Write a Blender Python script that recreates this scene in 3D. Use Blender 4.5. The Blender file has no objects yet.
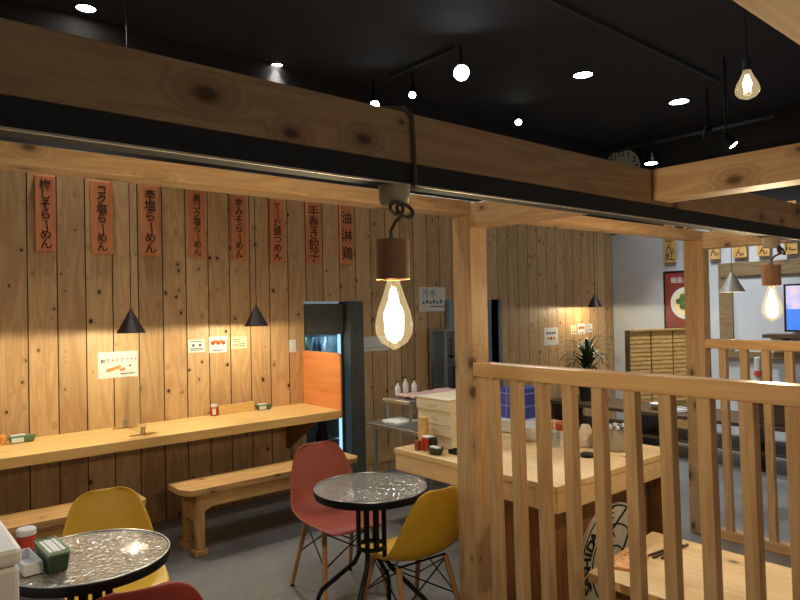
import bpy, bmesh, math, random
from mathutils import Vector, Matrix
random.seed(7)
PI = math.pi
SC = bpy.context.scene
COL = SC.collection
V = Vector

# ------------------------------------------------------------------ camera
CH = 1.5
cam_d = bpy.data.cameras.new('camera'); cam = bpy.data.objects.new('camera', cam_d); COL.objects.link(cam)
cam_d.sensor_width = 36.0; cam_d.sensor_fit = 'HORIZONTAL'
cam_d.lens = 649.65 / 800 * 36.0
cam_d.clip_start = 0.02
yaw, pit, rol = (math.radians(a) for a in (49.90687, 0.60747, 1.10891))
fw = V((math.cos(pit)*math.cos(yaw), math.cos(pit)*math.sin(yaw), math.sin(pit)))
rt = V((math.sin(yaw), -math.cos(yaw), 0)); dn = fw.cross(rt)
if dn.z > 0: dn = -dn
rx = rt*math.cos(rol) + dn*math.sin(rol); dx = -rt*math.sin(rol) + dn*math.cos(rol)
m = Matrix.Identity(4)
for i in range(3):
    m[i][0], m[i][1], m[i][2] = rx[i], -dx[i], -fw[i]
m[2][3] = CH
cam.matrix_world = m
SC.camera = cam

# ------------------------------------------------------------------ world, exposure
w = bpy.data.worlds.new('world'); SC.world = w; w.use_nodes = True
w.node_tree.nodes['Background'].inputs[0].default_value = (1.0, 0.95, 0.88, 1)
w.node_tree.nodes['Background'].inputs[1].default_value = 0.11
SC.view_settings.view_transform = 'Standard'; SC.view_settings.look = 'None'
SC.view_settings.gamma = 1.0; SC.view_settings.exposure = 0.2
SC.view_settings.use_curve_mapping = False
WARM = (1.0, 0.82, 0.57); COOL = (0.93, 0.97, 1.0)

def light(name, kind, loc, power, color, size=0.03, target=None, spot=None, blend=0.5):
    d = bpy.data.lights.new(name, kind); d.energy = power; d.color = color
    if kind in ('POINT', 'SPOT'): d.shadow_soft_size = size
    if kind == 'AREA': d.size = size
    if kind == 'SPOT': d.spot_size = math.radians(spot); d.spot_blend = blend
    o = bpy.data.objects.new(name, d); COL.objects.link(o); o.location = loc
    if target is not None:
        o.rotation_euler = (V(target) - V(loc)).to_track_quat('-Z', 'Y').to_euler()
    return o

# ------------------------------------------------------------------ materials
def srgb(r, g, b):
    f = lambda c: c/12.92 if c <= 0.04045 else ((c+0.055)/1.055)**2.4
    return (f(r/255), f(g/255), f(b/255), 1.0)
class NT:
    def __init__(s, name):
        s.m = bpy.data.materials.new(name); s.m.use_nodes = True
        s.t = s.m.node_tree; s.b = s.t.nodes['Principled BSDF']; s.out = s.t.nodes['Material Output']
    def n(s, kind, **kw):
        x = s.t.nodes.new('ShaderNode'+kind)
        for k, v in kw.items(): setattr(x, k, v)
        return x
    def l(s, a, b): s.t.links.new(a, b)
    def math(s, op, a, b=None):
        x = s.n('Math', operation=op)
        for i, v in enumerate((a, b)):
            if v is None: continue
            if isinstance(v, (int, float)): x.inputs[i].default_value = v
            else: s.l(v, x.inputs[i])
        return x.outputs[0]
    def mix(s, fac, a, b, mode='MIX'):
        x = s.n('Mix', data_type='RGBA', blend_type=mode)
        for i, v in ((0, fac), (6, a), (7, b)):
            if isinstance(v, (int, float)): x.inputs[i].default_value = v
            elif isinstance(v, tuple): x.inputs[i].default_value = v
            else: s.l(v, x.inputs[i])
        return x.outputs[2]
    def ramp(s, fac, stops):
        x = s.n('ValToRGB'); e = x.color_ramp.elements
        while len(e) < len(stops): e.new(0.5)
        for i, (p, c) in enumerate(stops): e[i].position = p; e[i].color = c
        s.l(fac, x.inputs[0]); return x.outputs[0]
    def maprange(s, v, a, b, c, d):
        x = s.n('MapRange'); s.l(v, x.inputs[0])
        for i, q in enumerate((a, b, c, d)): x.inputs[i+1].default_value = q
        x.interpolation_type = 'SMOOTHSTEP'
        return x.outputs[0]
    def bump(s, h, strength, dist=0.01):
        x = s.n('Bump'); x.inputs['Strength'].default_value = strength; x.inputs['Distance'].default_value = dist
        s.l(h, x.inputs['Height']); s.l(x.outputs[0], s.b.inputs['Normal'])

def plain(name, col, rough=0.5, metal=0.0, spec=0.5, noise=0.06, scale=30, coat=0.0, bump=0.0):
    t = NT(name); tc = t.n('TexCoord'); nz = t.n('TexNoise'); nz.inputs['Scale'].default_value = scale
    nz.inputs['Detail'].default_value = 4
    t.l(tc.outputs['Object'], nz.inputs['Vector'])
    d = tuple(c*(1-noise*2) for c in col[:3])+(1,); u = tuple(min(1, c*(1+noise*2)) for c in col[:3])+(1,)
    t.l(t.ramp(nz.outputs[0], [(0.3, d), (0.7, u)]), t.b.inputs['Base Color'])
    t.b.inputs['Roughness'].default_value = rough; t.b.inputs['Metallic'].default_value = metal
    t.b.inputs['Specular IOR Level'].default_value = spec; t.b.inputs['Coat Weight'].default_value = coat
    if bump: t.bump(nz.outputs[0], bump)
    return t.m

def emis(name, col, strength):
    t = NT(name); t.b.inputs['Base Color'].default_value = col
    t.b.inputs['Emission Color'].default_value = col; t.b.inputs['Emission Strength'].default_value = strength
    return t.m

def wood(name, axis, light_c, dark_c, knots=0.55, ring=9.0, rough=0.5, knot_scale=4.5, knot_r=0.12, spec=0.35, stave=None, stave_i=0):
    """sawn timber with grain running along axis 0/1/2"""
    t = NT(name); tc = t.n('TexCoord'); oi = t.n('ObjectInfo')
    off = t.n('VectorMath', operation='SCALE'); comb = t.n('CombineXYZ')
    for i, k in enumerate((13.0, 37.0, 71.0)): t.l(t.math('MULTIPLY', oi.outputs['Random'], k), comb.inputs[i])
    add = t.n('VectorMath', operation='ADD'); t.l(tc.outputs['Object'], add.inputs[0]); t.l(comb.outputs[0], add.inputs[1])
    P = add.outputs[0]
    def mapped(along, across):
        mp = t.n('Mapping'); sc = [across]*3; sc[axis] = along
        mp.inputs['Scale'].default_value = sc; t.l(P, mp.inputs['Vector']); return mp.outputs[0]
    vor = t.n('TexVoronoi'); vor.inputs['Scale'].default_value = 1.0
    sxyz = t.n('SeparateXYZ'); t.l(P, sxyz.inputs[0]); oo = [i for i in range(3) if i != axis]; kv = t.n('CombineXYZ')
    t.l(t.math('MULTIPLY', sxyz.outputs[axis], knot_scale), kv.inputs[0]); t.l(t.math('MULTIPLY', t.math('ADD', sxyz.outputs[oo[0]], sxyz.outputs[oo[1]]), knot_scale*1.7), kv.inputs[1])
    t.l(kv.outputs[0], vor.inputs['Vector']); vor.voronoi_dimensions = '2D'
    sep = t.n('SeparateColor'); t.l(vor.outputs['Color'], sep.inputs[0])
    has = t.math('GREATER_THAN', sep.outputs[0], 1-knots)
    kd = t.math('DIVIDE', vor.outputs['Distance'], t.math('ADD', 0.35, t.math('MULTIPLY', sep.outputs[1], 1.0)))
    kn = t.math('MULTIPLY', t.math('MULTIPLY', has, t.maprange(kd, knot_r*0.3, knot_r*1.1, 1.0, 0.0)), 0.85)
    halo = t.math('MULTIPLY', has, t.maprange(kd, knot_r*0.8, knot_r*2.8, 1.0, 0.0))
    n1 = t.n('TexNoise'); n1.inputs['Scale'].default_value = 1.0; n1.inputs['Detail'].default_value = 3; n1.inputs['Distortion'].default_value = 0.5
    t.l(mapped(0.9, 9.0), n1.inputs['Vector'])
    ringv = t.math('FRACT', t.math('MULTIPLY', t.math('ADD', n1.outputs[0], t.math('MULTIPLY', halo, 0.25)), ring))
    ringv = t.math('PINGPONG', ringv, 0.5); ringv = t.math('MULTIPLY', ringv, 2.0)
    n2 = t.n('TexNoise'); n2.inputs['Scale'].default_value = 1.0; n2.inputs['Detail'].default_value = 5
    t.l(mapped(3.0, 140.0), n2.inputs['Vector'])
    g = t.math('ADD', t.math('MULTIPLY', ringv, 0.5), t.math('MULTIPLY', n2.outputs[0], 0.6))
    mid = tuple((a+b)/2 for a, b in zip(light_c, dark_c))
    c = t.ramp(g, [(0.05, dark_c), (0.5, mid), (1.0, light_c)])
    if stave:
        mp = t.n('Mapping'); sc = [0.001]*3; o2 = [i for i in range(3) if i != axis]
        sc[o2[stave_i]] = 1/stave; sc[axis] = 0.0; mp.inputs['Scale'].default_value = sc; t.l(P, mp.inputs['Vector'])
        fl = t.n('VectorMath', operation='FLOOR'); t.l(mp.outputs[0], fl.inputs[0])
        wn = t.n('TexWhiteNoise'); t.l(fl.outputs[0], wn.inputs['Vector'])
        c = t.mix(0.35, c, t.ramp(wn.outputs['Value'], [(0, dark_c), (1, light_c)]))
    c = t.mix(t.math('MULTIPLY', halo, 0.35), c, tuple(x*0.45 for x in dark_c[:3])+(1,))
    c = t.mix(kn, c, (dark_c[0]*0.16, dark_c[1]*0.13, dark_c[2]*0.12, 1))
    t.l(c, t.b.inputs['Base Color'])
    t.b.inputs['Roughness'].default_value = rough; t.b.inputs['Specular IOR Level'].default_value = spec
    t.bump(n2.outputs[0], 0.12, 0.004)
    return t.m

def plank_wall(name, light_c, dark_c, pitch=0.172, x0=0.848):
    """upright tongue and groove boards on a wall that runs along X"""
    t = NT(name); tc = t.n('TexCoord'); sp = t.n('SeparateXYZ'); t.l(tc.outputs['Object'], sp.inputs[0])
    u = t.math('DIVIDE', t.math('SUBTRACT', sp.outputs[0], x0), pitch)
    idx = t.math('FLOOR', u); fr = t.math('FRACT', u)
    wn = t.n('TexWhiteNoise', noise_dimensions='1D'); t.l(idx, wn.inputs['W'])
    edge = t.math('MINIMUM', fr, t.math('SUBTRACT', 1.0, fr))
    groove = t.maprange(edge, 0.008, 0.032, 1.0, 0.0)
    cv = t.n('CombineXYZ'); t.l(sp.outputs[0], cv.inputs[0]); t.l(t.math('MULTIPLY', wn.outputs[0], 31.0), cv.inputs[1]); t.l(t.math('ADD', sp.outputs[2], t.math('MULTIPLY', wn.outputs[0], 57.0)), cv.inputs[2])
    def mapped(a, b, cc):
        mp = t.n('Mapping'); mp.inputs['Scale'].default_value = (a, b, cc); t.l(cv.outputs[0], mp.inputs['Vector']); return mp.outputs[0]
    vor = t.n('TexVoronoi'); vor.inputs['Scale'].default_value = 1.0; t.l(mapped(13.0, 7.0, 10.0), vor.inputs['Vector'])
    se = t.n('SeparateColor'); t.l(vor.outputs['Color'], se.inputs[0])
    has = t.math('GREATER_THAN', se.outputs[0], 0.42)
    rad = t.math('ADD', 0.06, t.math('MULTIPLY', se.outputs[1], 0.16))
    q = t.math('DIVIDE', vor.outputs['Distance'], rad)
    kn = t.math('MULTIPLY', has, t.maprange(q, 0.55, 1.0, 1.0, 0.0))
    halo = t.math('MULTIPLY', has, t.maprange(q, 0.7, 2.6, 1.0, 0.0))
    n1 = t.n('TexNoise'); n1.inputs['Scale'].default_value = 1.0; n1.inputs['Detail'].default_value = 2; n1.inputs['Distortion'].default_value = 0.6
    t.l(mapped(8.0, 3.0, 0.9), n1.inputs['Vector'])
    rg = t.math('PINGPONG', t.math('MULTIPLY', t.math('ADD', n1.outputs[0], t.math('MULTIPLY', halo, 0.12)), 8.0), 0.5)
    n2 = t.n('TexNoise'); n2.inputs['Scale'].default_value = 1.0; n2.inputs['Detail'].default_value = 4
    t.l(mapped(110.0, 3.0, 2.5), n2.inputs['Vector'])
    g = t.math('ADD', t.math('MULTIPLY', rg, 1.0), t.math('MULTIPLY', n2.outputs[0], 0.6))
    c = t.ramp(g, [(0.2, dark_c), (0.9, light_c)])
    c = t.mix(0.35, c, t.ramp(wn.outputs[0], [(0.0, tuple(x*0.55 for x in dark_c[:3])+(1,)), (0.5, dark_c), (1.0, light_c)]))
    c = t.mix(t.math('MULTIPLY', halo, 0.3), c, tuple(x*0.5 for x in dark_c[:3])+(1,))
    c = t.mix(kn, c, (0.045, 0.022, 0.011, 1))
    c = t.mix(groove, c, (0.012, 0.007, 0.004, 1))
    t.l(c, t.b.inputs['Base Color'])
    t.b.inputs['Roughness'].default_value = 0.45; t.b.inputs['Specular IOR Level'].default_value = 0.35
    t.bump(t.math('SUBTRACT', 1.0, groove), 0.6, 0.006)
    return t.m

def thin_glass(name, tint=(1, 1, 1, 1), rough=0.02, gloss=1.0, glow=None):
    t = NT(name); tr = t.n('BsdfTransparent'); tr.inputs[0].default_value = tint
    gl = t.n('BsdfGlossy'); gl.inputs['Roughness'].default_value = rough
    lw = t.n('LayerWeight'); fr = t.math('ADD', t.math('MULTIPLY', t.math('POWER', lw.outputs['Facing'], 4.0), 0.7), 0.04)
    mx = t.n('MixShader'); t.l(t.math('MULTIPLY', fr, gloss), mx.inputs[0]); t.l(tr.outputs[0], mx.inputs[1]); t.l(gl.outputs[0], mx.inputs[2])
    res = mx.outputs[0]
    if glow:
        em = t.n('Emission'); em.inputs[0].default_value = glow[0]; em.inputs[1].default_value = glow[1]
        ad = t.n('AddShader'); t.l(res, ad.inputs[0]); t.l(em.outputs[0], ad.inputs[1]); res = ad.outputs[0]
    t.l(res, t.out.inputs[0])
    return t.m

def hammered_glass(name):
    t = NT(name); tc = t.n('TexCoord'); v = t.n('TexVoronoi'); v.inputs['Scale'].default_value = 55
    nz = t.n('TexNoise'); nz.inputs['Scale'].default_value = 60; nz.inputs['Detail'].default_value = 3
    t.l(tc.outputs['Object'], v.inputs['Vector']); t.l(tc.outputs['Object'], nz.inputs['Vector'])
    t.bump(t.math('ADD', v.outputs[0], nz.outputs[0]), 0.8, 0.006)
    t.b.inputs['Base Color'].default_value = (0.34, 0.33, 0.28, 1); t.b.inputs['Metallic'].default_value = 0.55
    t.b.inputs['Roughness'].default_value = 0.14; t.b.inputs['Specular IOR Level'].default_value = 0.9
    t.b.inputs['Coat Weight'].default_value = 0.6; t.b.inputs['Coat Roughness'].default_value = 0.03
    return t.m

def floor_mat():
    t = NT('worn_concrete_floor'); tc = t.n('TexCoord'); nz = t.n('TexNoise'); nz.inputs['Scale'].default_value = 2.2; nz.inputs['Detail'].default_value = 8
    n3 = t.n('TexNoise'); n3.inputs['Scale'].default_value = 25; n3.inputs['Detail'].default_value = 6
    t.l(tc.outputs['Object'], nz.inputs['Vector']); t.l(tc.outputs['Object'], n3.inputs['Vector'])
    g = t.math('ADD', t.math('MULTIPLY', nz.outputs[0], 0.7), t.math('MULTIPLY', n3.outputs[0], 0.3))
    t.l(t.ramp(g, [(0.3, srgb(92, 92, 90)), (0.7, srgb(138, 137, 132))]), t.b.inputs['Base Color'])
    t.b.inputs['Roughness'].default_value = 0.42
    t.bump(n3.outputs[0], 0.08)
    return t.m

BL, BD = srgb(212, 178, 134), srgb(178, 138, 96)
M = {}
M['bx'] = wood('cedar_beam_lengthwise', 0, BL, BD, 0.6, knot_r=0.13)
M['by'] = wood('cedar_beam_crosswise', 1, BL, BD, 0.6, knot_r=0.13)
M['bz'] = wood('cedar_post_upright', 2, BL, BD, 0.6, knot_r=0.13, rough=0.45)
M['sz'] = wood('cedar_baluster_upright', 2, BL, BD, 0.12, ring=7)
M['ry'] = wood('cedar_rail', 1, srgb(222, 182, 130), srgb(192, 146, 96), 0.08, ring=6, rough=0.38)
M['plank'] = plank_wall('knotty_board_wall', srgb(218, 186, 138), srgb(184, 144, 98))
M['counter'] = wood('pale_counter_wood', 0, srgb(236, 200, 130), srgb(214, 170, 102), 0.02, ring=5, rough=0.4)
M['bench'] = wood('pine_bench_wood', 0, srgb(222, 180, 116), srgb(182, 130, 72), 0.3, ring=6)
M['benchz'] = wood('pine_leg_wood', 2, srgb(214, 170, 108), srgb(170, 118, 64), 0.3, ring=6)
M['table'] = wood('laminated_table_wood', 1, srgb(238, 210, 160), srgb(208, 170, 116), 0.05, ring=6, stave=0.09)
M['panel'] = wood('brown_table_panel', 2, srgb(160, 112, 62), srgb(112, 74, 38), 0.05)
M['orange'] = wood('orange_laminated_board', 1, srgb(232, 160, 98), srgb(204, 118, 62), 0.0, ring=4, stave=0.035, stave_i=1)
M['menu'] = wood('red_stained_plaque', 2, srgb(226, 150, 100), srgb(200, 118, 72), 0.05, ring=5)
M['plaque'] = wood('pale_plaque', 2, srgb(226, 184, 112), srgb(190, 140, 74), 0.02, ring=5)
M['bamboo'] = wood('bamboo_slats', 0, srgb(232, 192, 118), srgb(188, 138, 70), 0.0, ring=6)
M['oak'] = wood('oak_dowel', 2, srgb(206, 160, 108), srgb(160, 112, 66), 0.0, ring=5)
M['greytrim'] = wood('olive_brown_trim', 1, srgb(150, 128, 94), srgb(116, 94, 64), 0.05)
M['darkwood'] = wood('dark_shelf_wood', 1, srgb(104, 80, 56), srgb(62, 44, 30), 0.05)
M['floor'] = floor_mat()
M['white_wall'] = plain('white_plaster', srgb(198, 203, 208), 0.8, noise=0.02, scale=6)
M['black_wall'] = plain('charcoal_wall_paint', srgb(46, 44, 44), 0.8, noise=0.05)
M['ceil'] = plain('black_ceiling_paint', srgb(34, 35, 40), 0.85, noise=0.06, scale=3)
M['black'] = plain('black_metal', srgb(26, 27, 28), 0.35, 0.6)
M['blacks'] = plain('black_steel_track', srgb(44, 47, 50), 0.7)
M['blackpl'] = plain('black_plastic', srgb(24, 24, 24), 0.45)
M['edge'] = plain('painted_glint_edge', srgb(226, 216, 196), 0.4)  # pale colour imitates bulb light glinting along the track's lower edge
M['cone'] = plain('dark_brown_enamel', srgb(48, 30, 24), 0.4)
M['conein'] = plain('white_enamel', srgb(236, 228, 210), 0.4)
M['grey_en'] = plain('grey_enamel', srgb(140, 136, 126), 0.45)
M['yellow'] = plain('mustard_plastic', srgb(212, 168, 44), 0.38, noise=0.02)
M['red'] = plain('brick_red_plastic', srgb(158, 76, 58), 0.42, noise=0.02)
M['maroon'] = plain('maroon_plastic', srgb(132, 48, 38), 0.42, noise=0.02)
M['hammer'] = hammered_glass('black_hammered_glass')
M['rimm'] = plain('polished_rim', srgb(60, 60, 58), 0.25, 0.8)
M['white'] = plain('white_plastic', srgb(216, 218, 218), 0.4, noise=0.01)
M['cream'] = plain('cream_tray_plastic', srgb(226, 216, 184), 0.5, noise=0.02)
M['paper'] = plain('white_paper', srgb(228, 228, 220), 0.8, noise=0.01)
M['ivory'] = plain('ivory_paper', srgb(244, 226, 170), 0.8, noise=0.02)
M['ink'] = plain('black_ink', srgb(26, 20, 18), 0.7)
M['inkb'] = plain('blue_grey_ink', srgb(96, 104, 116), 0.7)
M['inko'] = plain('orange_ink', srgb(222, 148, 72), 0.7, noise=0.2)
M['inkr'] = plain('red_ink', srgb(190, 74, 46), 0.7)
M['inkg'] = plain('green_ink', srgb(82, 122, 60), 0.7, noise=0.2)
M['steel'] = plain('brushed_steel', srgb(168, 172, 172), 0.32, 0.9)
M['grey'] = plain('grey_metal_cabinet', srgb(120, 128, 128), 0.45, 0.4)
M['dkgrey'] = plain('dark_grey_panel', srgb(84, 86, 80), 0.4)
M['pillar'] = wood('dark_stained_jamb', 2, srgb(98, 100, 92), srgb(72, 74, 68), 0.0)
M['kit'] = plain('kitchen_grey_wall', srgb(150, 160, 164), 0.6)
M['led'] = emis('blue_white_led', (0.45, 0.75, 1.0, 1), 1.5)
M['green'] = plain('dark_green_lacquer', srgb(42, 62, 40), 0.35)
M['greenl'] = plain('green_ceramic', srgb(86, 118, 84), 0.35)
M['redjar'] = plain('chili_red_jar', srgb(196, 62, 34), 0.35)
M['redbrown'] = plain('red_brown_box', srgb(150, 74, 50), 0.5)
M['blue'] = None
M['towel'] = plain('pink_cloth', srgb(206, 168, 162), 0.9)
M['clothc'] = plain('beige_cloth', srgb(216, 200, 176), 0.9)
M['navy'] = plain('navy_cloth', srgb(36, 44, 72), 0.9)
M['leaf'] = plain('dracaena_leaf', srgb(50, 68, 32), 0.5, noise=0.2)
M['pot'] = plain('dark_glazed_pot', srgb(52, 48, 44), 0.4)
M['soil'] = plain('potting_soil', srgb(44, 32, 24), 0.9, noise=0.2)
M['poster'] = plain('brick_red_poster', srgb(134, 56, 48), 0.5, noise=0.05)
M['signbg'] = plain('cream_sign_paint', srgb(216, 210, 192), 0.6, noise=0.03)
M['brass'] = plain('brass_cap', srgb(190, 150, 90), 0.3, 0.9)
M['shade'] = plain('copper_brown_shade', srgb(196, 150, 112), 0.5, 0.1)
M['cord'] = plain('twisted_brown_cord', srgb(110, 98, 84), 0.8)
M['porc'] = plain('cream_porcelain', srgb(220, 208, 180), 0.35)
M['bulb'] = thin_glass('lit_bulb_glass', (1.0, 0.95, 0.84, 1), glow=((1.0, 0.78, 0.42, 1), 0.2))
M['fil'] = emis('hot_filament', (1.0, 0.72, 0.36, 1), 130)
M['filc'] = emis('pale_filament', (1.0, 0.93, 0.66, 1), 14)
M['disc'] = emis('downlight_lens', (0.92, 0.97, 1.0, 1), 40)
M['discw'] = emis('warm_white_lens', (1.0, 0.95, 0.82, 1), 22)
M['clear'] = thin_glass('clear_acrylic', (0.97, 0.98, 0.97, 1))
M['clearb'] = thin_glass('clear_plastic', (0.8, 0.84, 0.84, 1), 0.15)
M['glassd'] = thin_glass('showcase_glass', (0.75, 0.85, 0.9, 1))
M['cupg'] = thin_glass('drinking_glass', (0.86, 0.9, 0.9, 1))
def blue_grid():
    t = NT('blue_gridded_plastic'); tc = t.n('TexCoord'); s = t.n('SeparateXYZ'); t.l(tc.outputs['Object'], s.inputs[0])
    e = None
    for i, p in ((1, 0.075), (2, 0.075)):
        f = t.math('FRACT', t.math('DIVIDE', s.outputs[i], p)); g = t.math('LESS_THAN', f, 0.07)
        e = g if e is None else t.math('MAXIMUM', e, g)
    t.l(t.mix(e, srgb(52, 70, 158), srgb(142, 160, 220)), t.b.inputs['Base Color']); t.b.inputs['Roughness'].default_value = 0.45
    return t.m
M['blue'] = blue_grid()
def screen_mat():
    t = NT('lit_screen'); tc = t.n('TexCoord'); s = t.n('SeparateXYZ'); t.l(tc.outputs['Generated'], s.inputs[0])
    nz = t.n('TexNoise'); nz.inputs['Scale'].default_value = 5; t.l(tc.outputs['Generated'], nz.inputs['Vector'])
    top = t.ramp(nz.outputs[0], [(0.35, (0.25, 0.3, 0.85, 1)), (0.5, (0.5, 0.5, 0.95, 1)), (0.7, (0.75, 0.6, 0.65, 1))])
    c = t.mix(t.math('GREATER_THAN', s.outputs[2], 0.47), (0.03, 0.2, 0.95, 1), top)
    t.l(c, t.b.inputs['Emission Color']); t.b.inputs['Emission Strength'].default_value = 1.0
    t.b.inputs['Base Color'].default_value = (0.02, 0.02, 0.03, 1); t.b.inputs['Roughness'].default_value = 0.2
    return t.m
M['screen'] = screen_mat()
def hatch():
    t = NT('woven_orange_straw'); tc = t.n('TexCoord'); v = t.n('TexVoronoi'); v.inputs['Scale'].default_value = 60
    t.l(tc.outputs['Object'], v.inputs['Vector'])
    t.l(t.ramp(v.outputs['Distance'], [(0.1, srgb(150, 70, 34)), (0.55, srgb(240, 180, 120))]), t.b.inputs['Base Color'])
    return t.m
M['straw'] = hatch()

# ------------------------------------------------------------------ mesh helpers
ORG = {}
class MB:
    def __init__(s): s.bm = bmesh.new(); s.mats = []; s.mi = 0
    def use(s, mat):
        if mat not in s.mats: s.mats.append(mat)
        s.mi = s.mats.index(mat); return s
    def _f(s, vs):
        try: f = s.bm.faces.new(vs); f.material_index = s.mi; return f
        except ValueError: return None
    def box(s, x0, x1, y0, y1, z0, z1, mat4=None, taper=None):
        P = [V((x, y, z)) for z in (z0, z1) for y in (y0, y1) for x in (x0, x1)]
        if taper:
            c = V(((x0+x1)/2, (y0+y1)/2, 0))
            for i in range(4):
                p = P[i]; P[i] = V((c.x+(p.x-c.x)*taper, c.y+(p.y-c.y)*taper, p.z))
        if mat4 is not None: P = [mat4 @ p for p in P]
        v = [s.bm.verts.new(p) for p in P]
        for q in ((0, 2, 3, 1), (4, 5, 7, 6), (0, 1, 5, 4), (2, 6, 7, 3), (0, 4, 6, 2), (1, 3, 7, 5)): s._f([v[i] for i in q])
        return s
    def prism(s, pts, d):
        a = [s.bm.verts.new(V(p)) for p in pts]; b = [s.bm.verts.new(V(p)+V(d)) for p in pts]; n = len(pts)
        s._f(a[::-1]); s._f(b)
        for i in range(n): s._f([a[i], a[(i+1) % n], b[(i+1) % n], b[i]])
        return s
    def tube(s, pts, r, n=8, cap=True, r2=None):
        pts = [V(p) for p in pts]; rings = []
        prev = None
        for i, p in enumerate(pts):
            d = (pts[min(i+1, len(pts)-1)] - pts[max(i-1, 0)]).normalized()
            a = d.orthogonal().normalized() if prev is None else (prev - d*prev.dot(d)).normalized()
            prev = a; b = d.cross(a)
            rr = r if r2 is None else r + (r2-r)*i/(len(pts)-1)
            rings.append([s.bm.verts.new(p + (a*math.cos(2*PI*k/n) + b*math.sin(2*PI*k/n))*rr) for k in range(n)])
        for A, B in zip(rings, rings[1:]):
            for k in range(n): s._f([A[k], A[(k+1) % n], B[(k+1) % n], B[k]])
        if cap: s._f(rings[0][::-1]); s._f(rings[-1])
        return s
    def lathe(s, prof, c, n=32, axis=None):
        """prof: (radius, height) pairs; closed with caps when the radius is > 0 at an end"""
        c = V(c); R = Matrix.Identity(3) if axis is None else V((0, 0, 1)).rotation_difference(V(axis)).to_matrix()
        rings = []
        for r, z in prof:
            if r < 1e-6: rings.append([s.bm.verts.new(c + R @ V((0, 0, z)))])
            else: rings.append([s.bm.verts.new(c + R @ V((r*math.cos(2*PI*k/n), r*math.sin(2*PI*k/n), z))) for k in range(n)])
        for A, B in zip(rings, rings[1:]):
            for k in range(n):
                a = A if len(A) > 1 else A*n; b = B if len(B) > 1 else B*n
                q = [a[k], a[(k+1) % n], b[(k+1) % n], b[k]]; u = []
                for x in q:
                    if x not in u: u.append(x)
                if len(u) > 2: s._f(u)
        if len(rings[0]) > 1: s._f(rings[0][::-1])
        if len(rings[-1]) > 1: s._f(rings[-1])
        return s
    def shell(s, prof, c, n=32, axis=None):
        """like lathe but without end caps"""
        c = V(c); R = Matrix.Identity(3) if axis is None else V((0, 0, 1)).rotation_difference(V(axis)).to_matrix()
        rings = [[s.bm.verts.new(c + R @ V((r*math.cos(2*PI*k/n), r*math.sin(2*PI*k/n), z))) for k in range(n)] for r, z in prof]
        for A, B in zip(rings, rings[1:]):
            for k in range(n): s._f([A[k], A[(k+1) % n], B[(k+1) % n], B[k]])
        return s
    def grid(s, rows):
        g = [[s.bm.verts.new(V(p)) for p in r] for r in rows]
        for A, B in zip(g, g[1:]):
            for i in range(len(A)-1): s._f([A[i], A[i+1], B[i+1], B[i]])
        return s
    def text(s, body, size, origin, right, up, rot=0.0, center=True, bold=0.0, sx=1.0):
        cu = bpy.data.curves.new('t', 'FONT'); cu.body = body; cu.size = size; cu.extrude = 0.0006; cu.offset = bold
        cu.resolution_u = 2
        if center: cu.align_x = 'CENTER'; cu.align_y = 'CENTER'
        o = bpy.data.objects.new('t', cu); COL.objects.link(o)
        dg = bpy.context.evaluated_depsgraph_get(); dg.update()
        me = bpy.data.meshes.new_from_object(o.evaluated_get(dg))
        R = V(right).normalized(); U = V(up).normalized(); N = R.cross(U)
        if rot: R, U = R*math.cos(rot)+U*math.sin(rot), U*math.cos(rot)-R*math.sin(rot)
        vs = [s.bm.verts.new(V(origin) + R*v.co.x*sx + U*v.co.y + N*(v.co.z+0.0007)) for v in me.vertices]
        for p in me.polygons: s._f([vs[i] for i in p.vertices])
        bpy.data.objects.remove(o); bpy.data.meshes.remove(me); bpy.data.curves.remove(cu)
        return s
    def build(s, name, mat, parent=None, smooth=False, bevel=0.0, origin=None, segs=2, solid=0.0, sub=0):
        o0 = V(origin) if origin is not None else (ORG.get(parent.name, V()) if parent else V())
        bmesh.ops.recalc_face_normals(s.bm, faces=s.bm.faces[:])
        for v in s.bm.verts: v.co -= o0
        if smooth:
            for f in s.bm.faces: f.smooth = True
        me = bpy.data.meshes.new(name); s.bm.to_mesh(me); s.bm.free()
        for mm in (s.mats or [mat]): me.materials.append(mm)
        if smooth:
            try: me.set_sharp_from_angle(angle=math.radians(40))
            except Exception: pass
        o = bpy.data.objects.new(name, me); COL.objects.link(o)
        if parent is not None:
            o.parent = parent; ORG[o.name] = o0
        else:
            o.location = o0; ORG[o.name] = o0
        if solid:
            k = o.modifiers.new('solid', 'SOLIDIFY'); k.thickness = solid; k.offset = 0
        if sub:
            k = o.modifiers.new('sub', 'SUBSURF'); k.levels = sub; k.render_levels = sub
        if bevel:
            k = o.modifiers.new('bevel', 'BEVEL'); k.width = bevel; k.segments = segs; k.limit_method = 'ANGLE'; k.angle_limit = math.radians(40)
        return o
def thing(name, label, cat, loc=(0, 0, 0), group=None):
    o = bpy.data.objects.new(name, None); COL.objects.link(o); o.location = loc; o.empty_display_size = 0.05
    o['label'] = label; o['category'] = cat
    if group: o['group'] = group
    ORG[o.name] = V(loc); return o
def tag(o, label, cat, group=None):
    o['label'] = label; o['category'] = cat
    if group: o['group'] = group
    return o
def struct(o): o['kind'] = 'structure'; return o
def dup(root, loc, rz, label, group=None):
    r = root.copy(); COL.objects.link(r); r.location = loc; r.rotation_euler = (0, 0, rz); r['label'] = label
    if group: r['group'] = group
    for ch in list(root.children):
        c = ch.copy(); COL.objects.link(c); c.parent = r
        for g in ch.children:
            d = g.copy(); COL.objects.link(d); d.parent = c
    return r
def bx(*a): return MB().box(*a)

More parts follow.
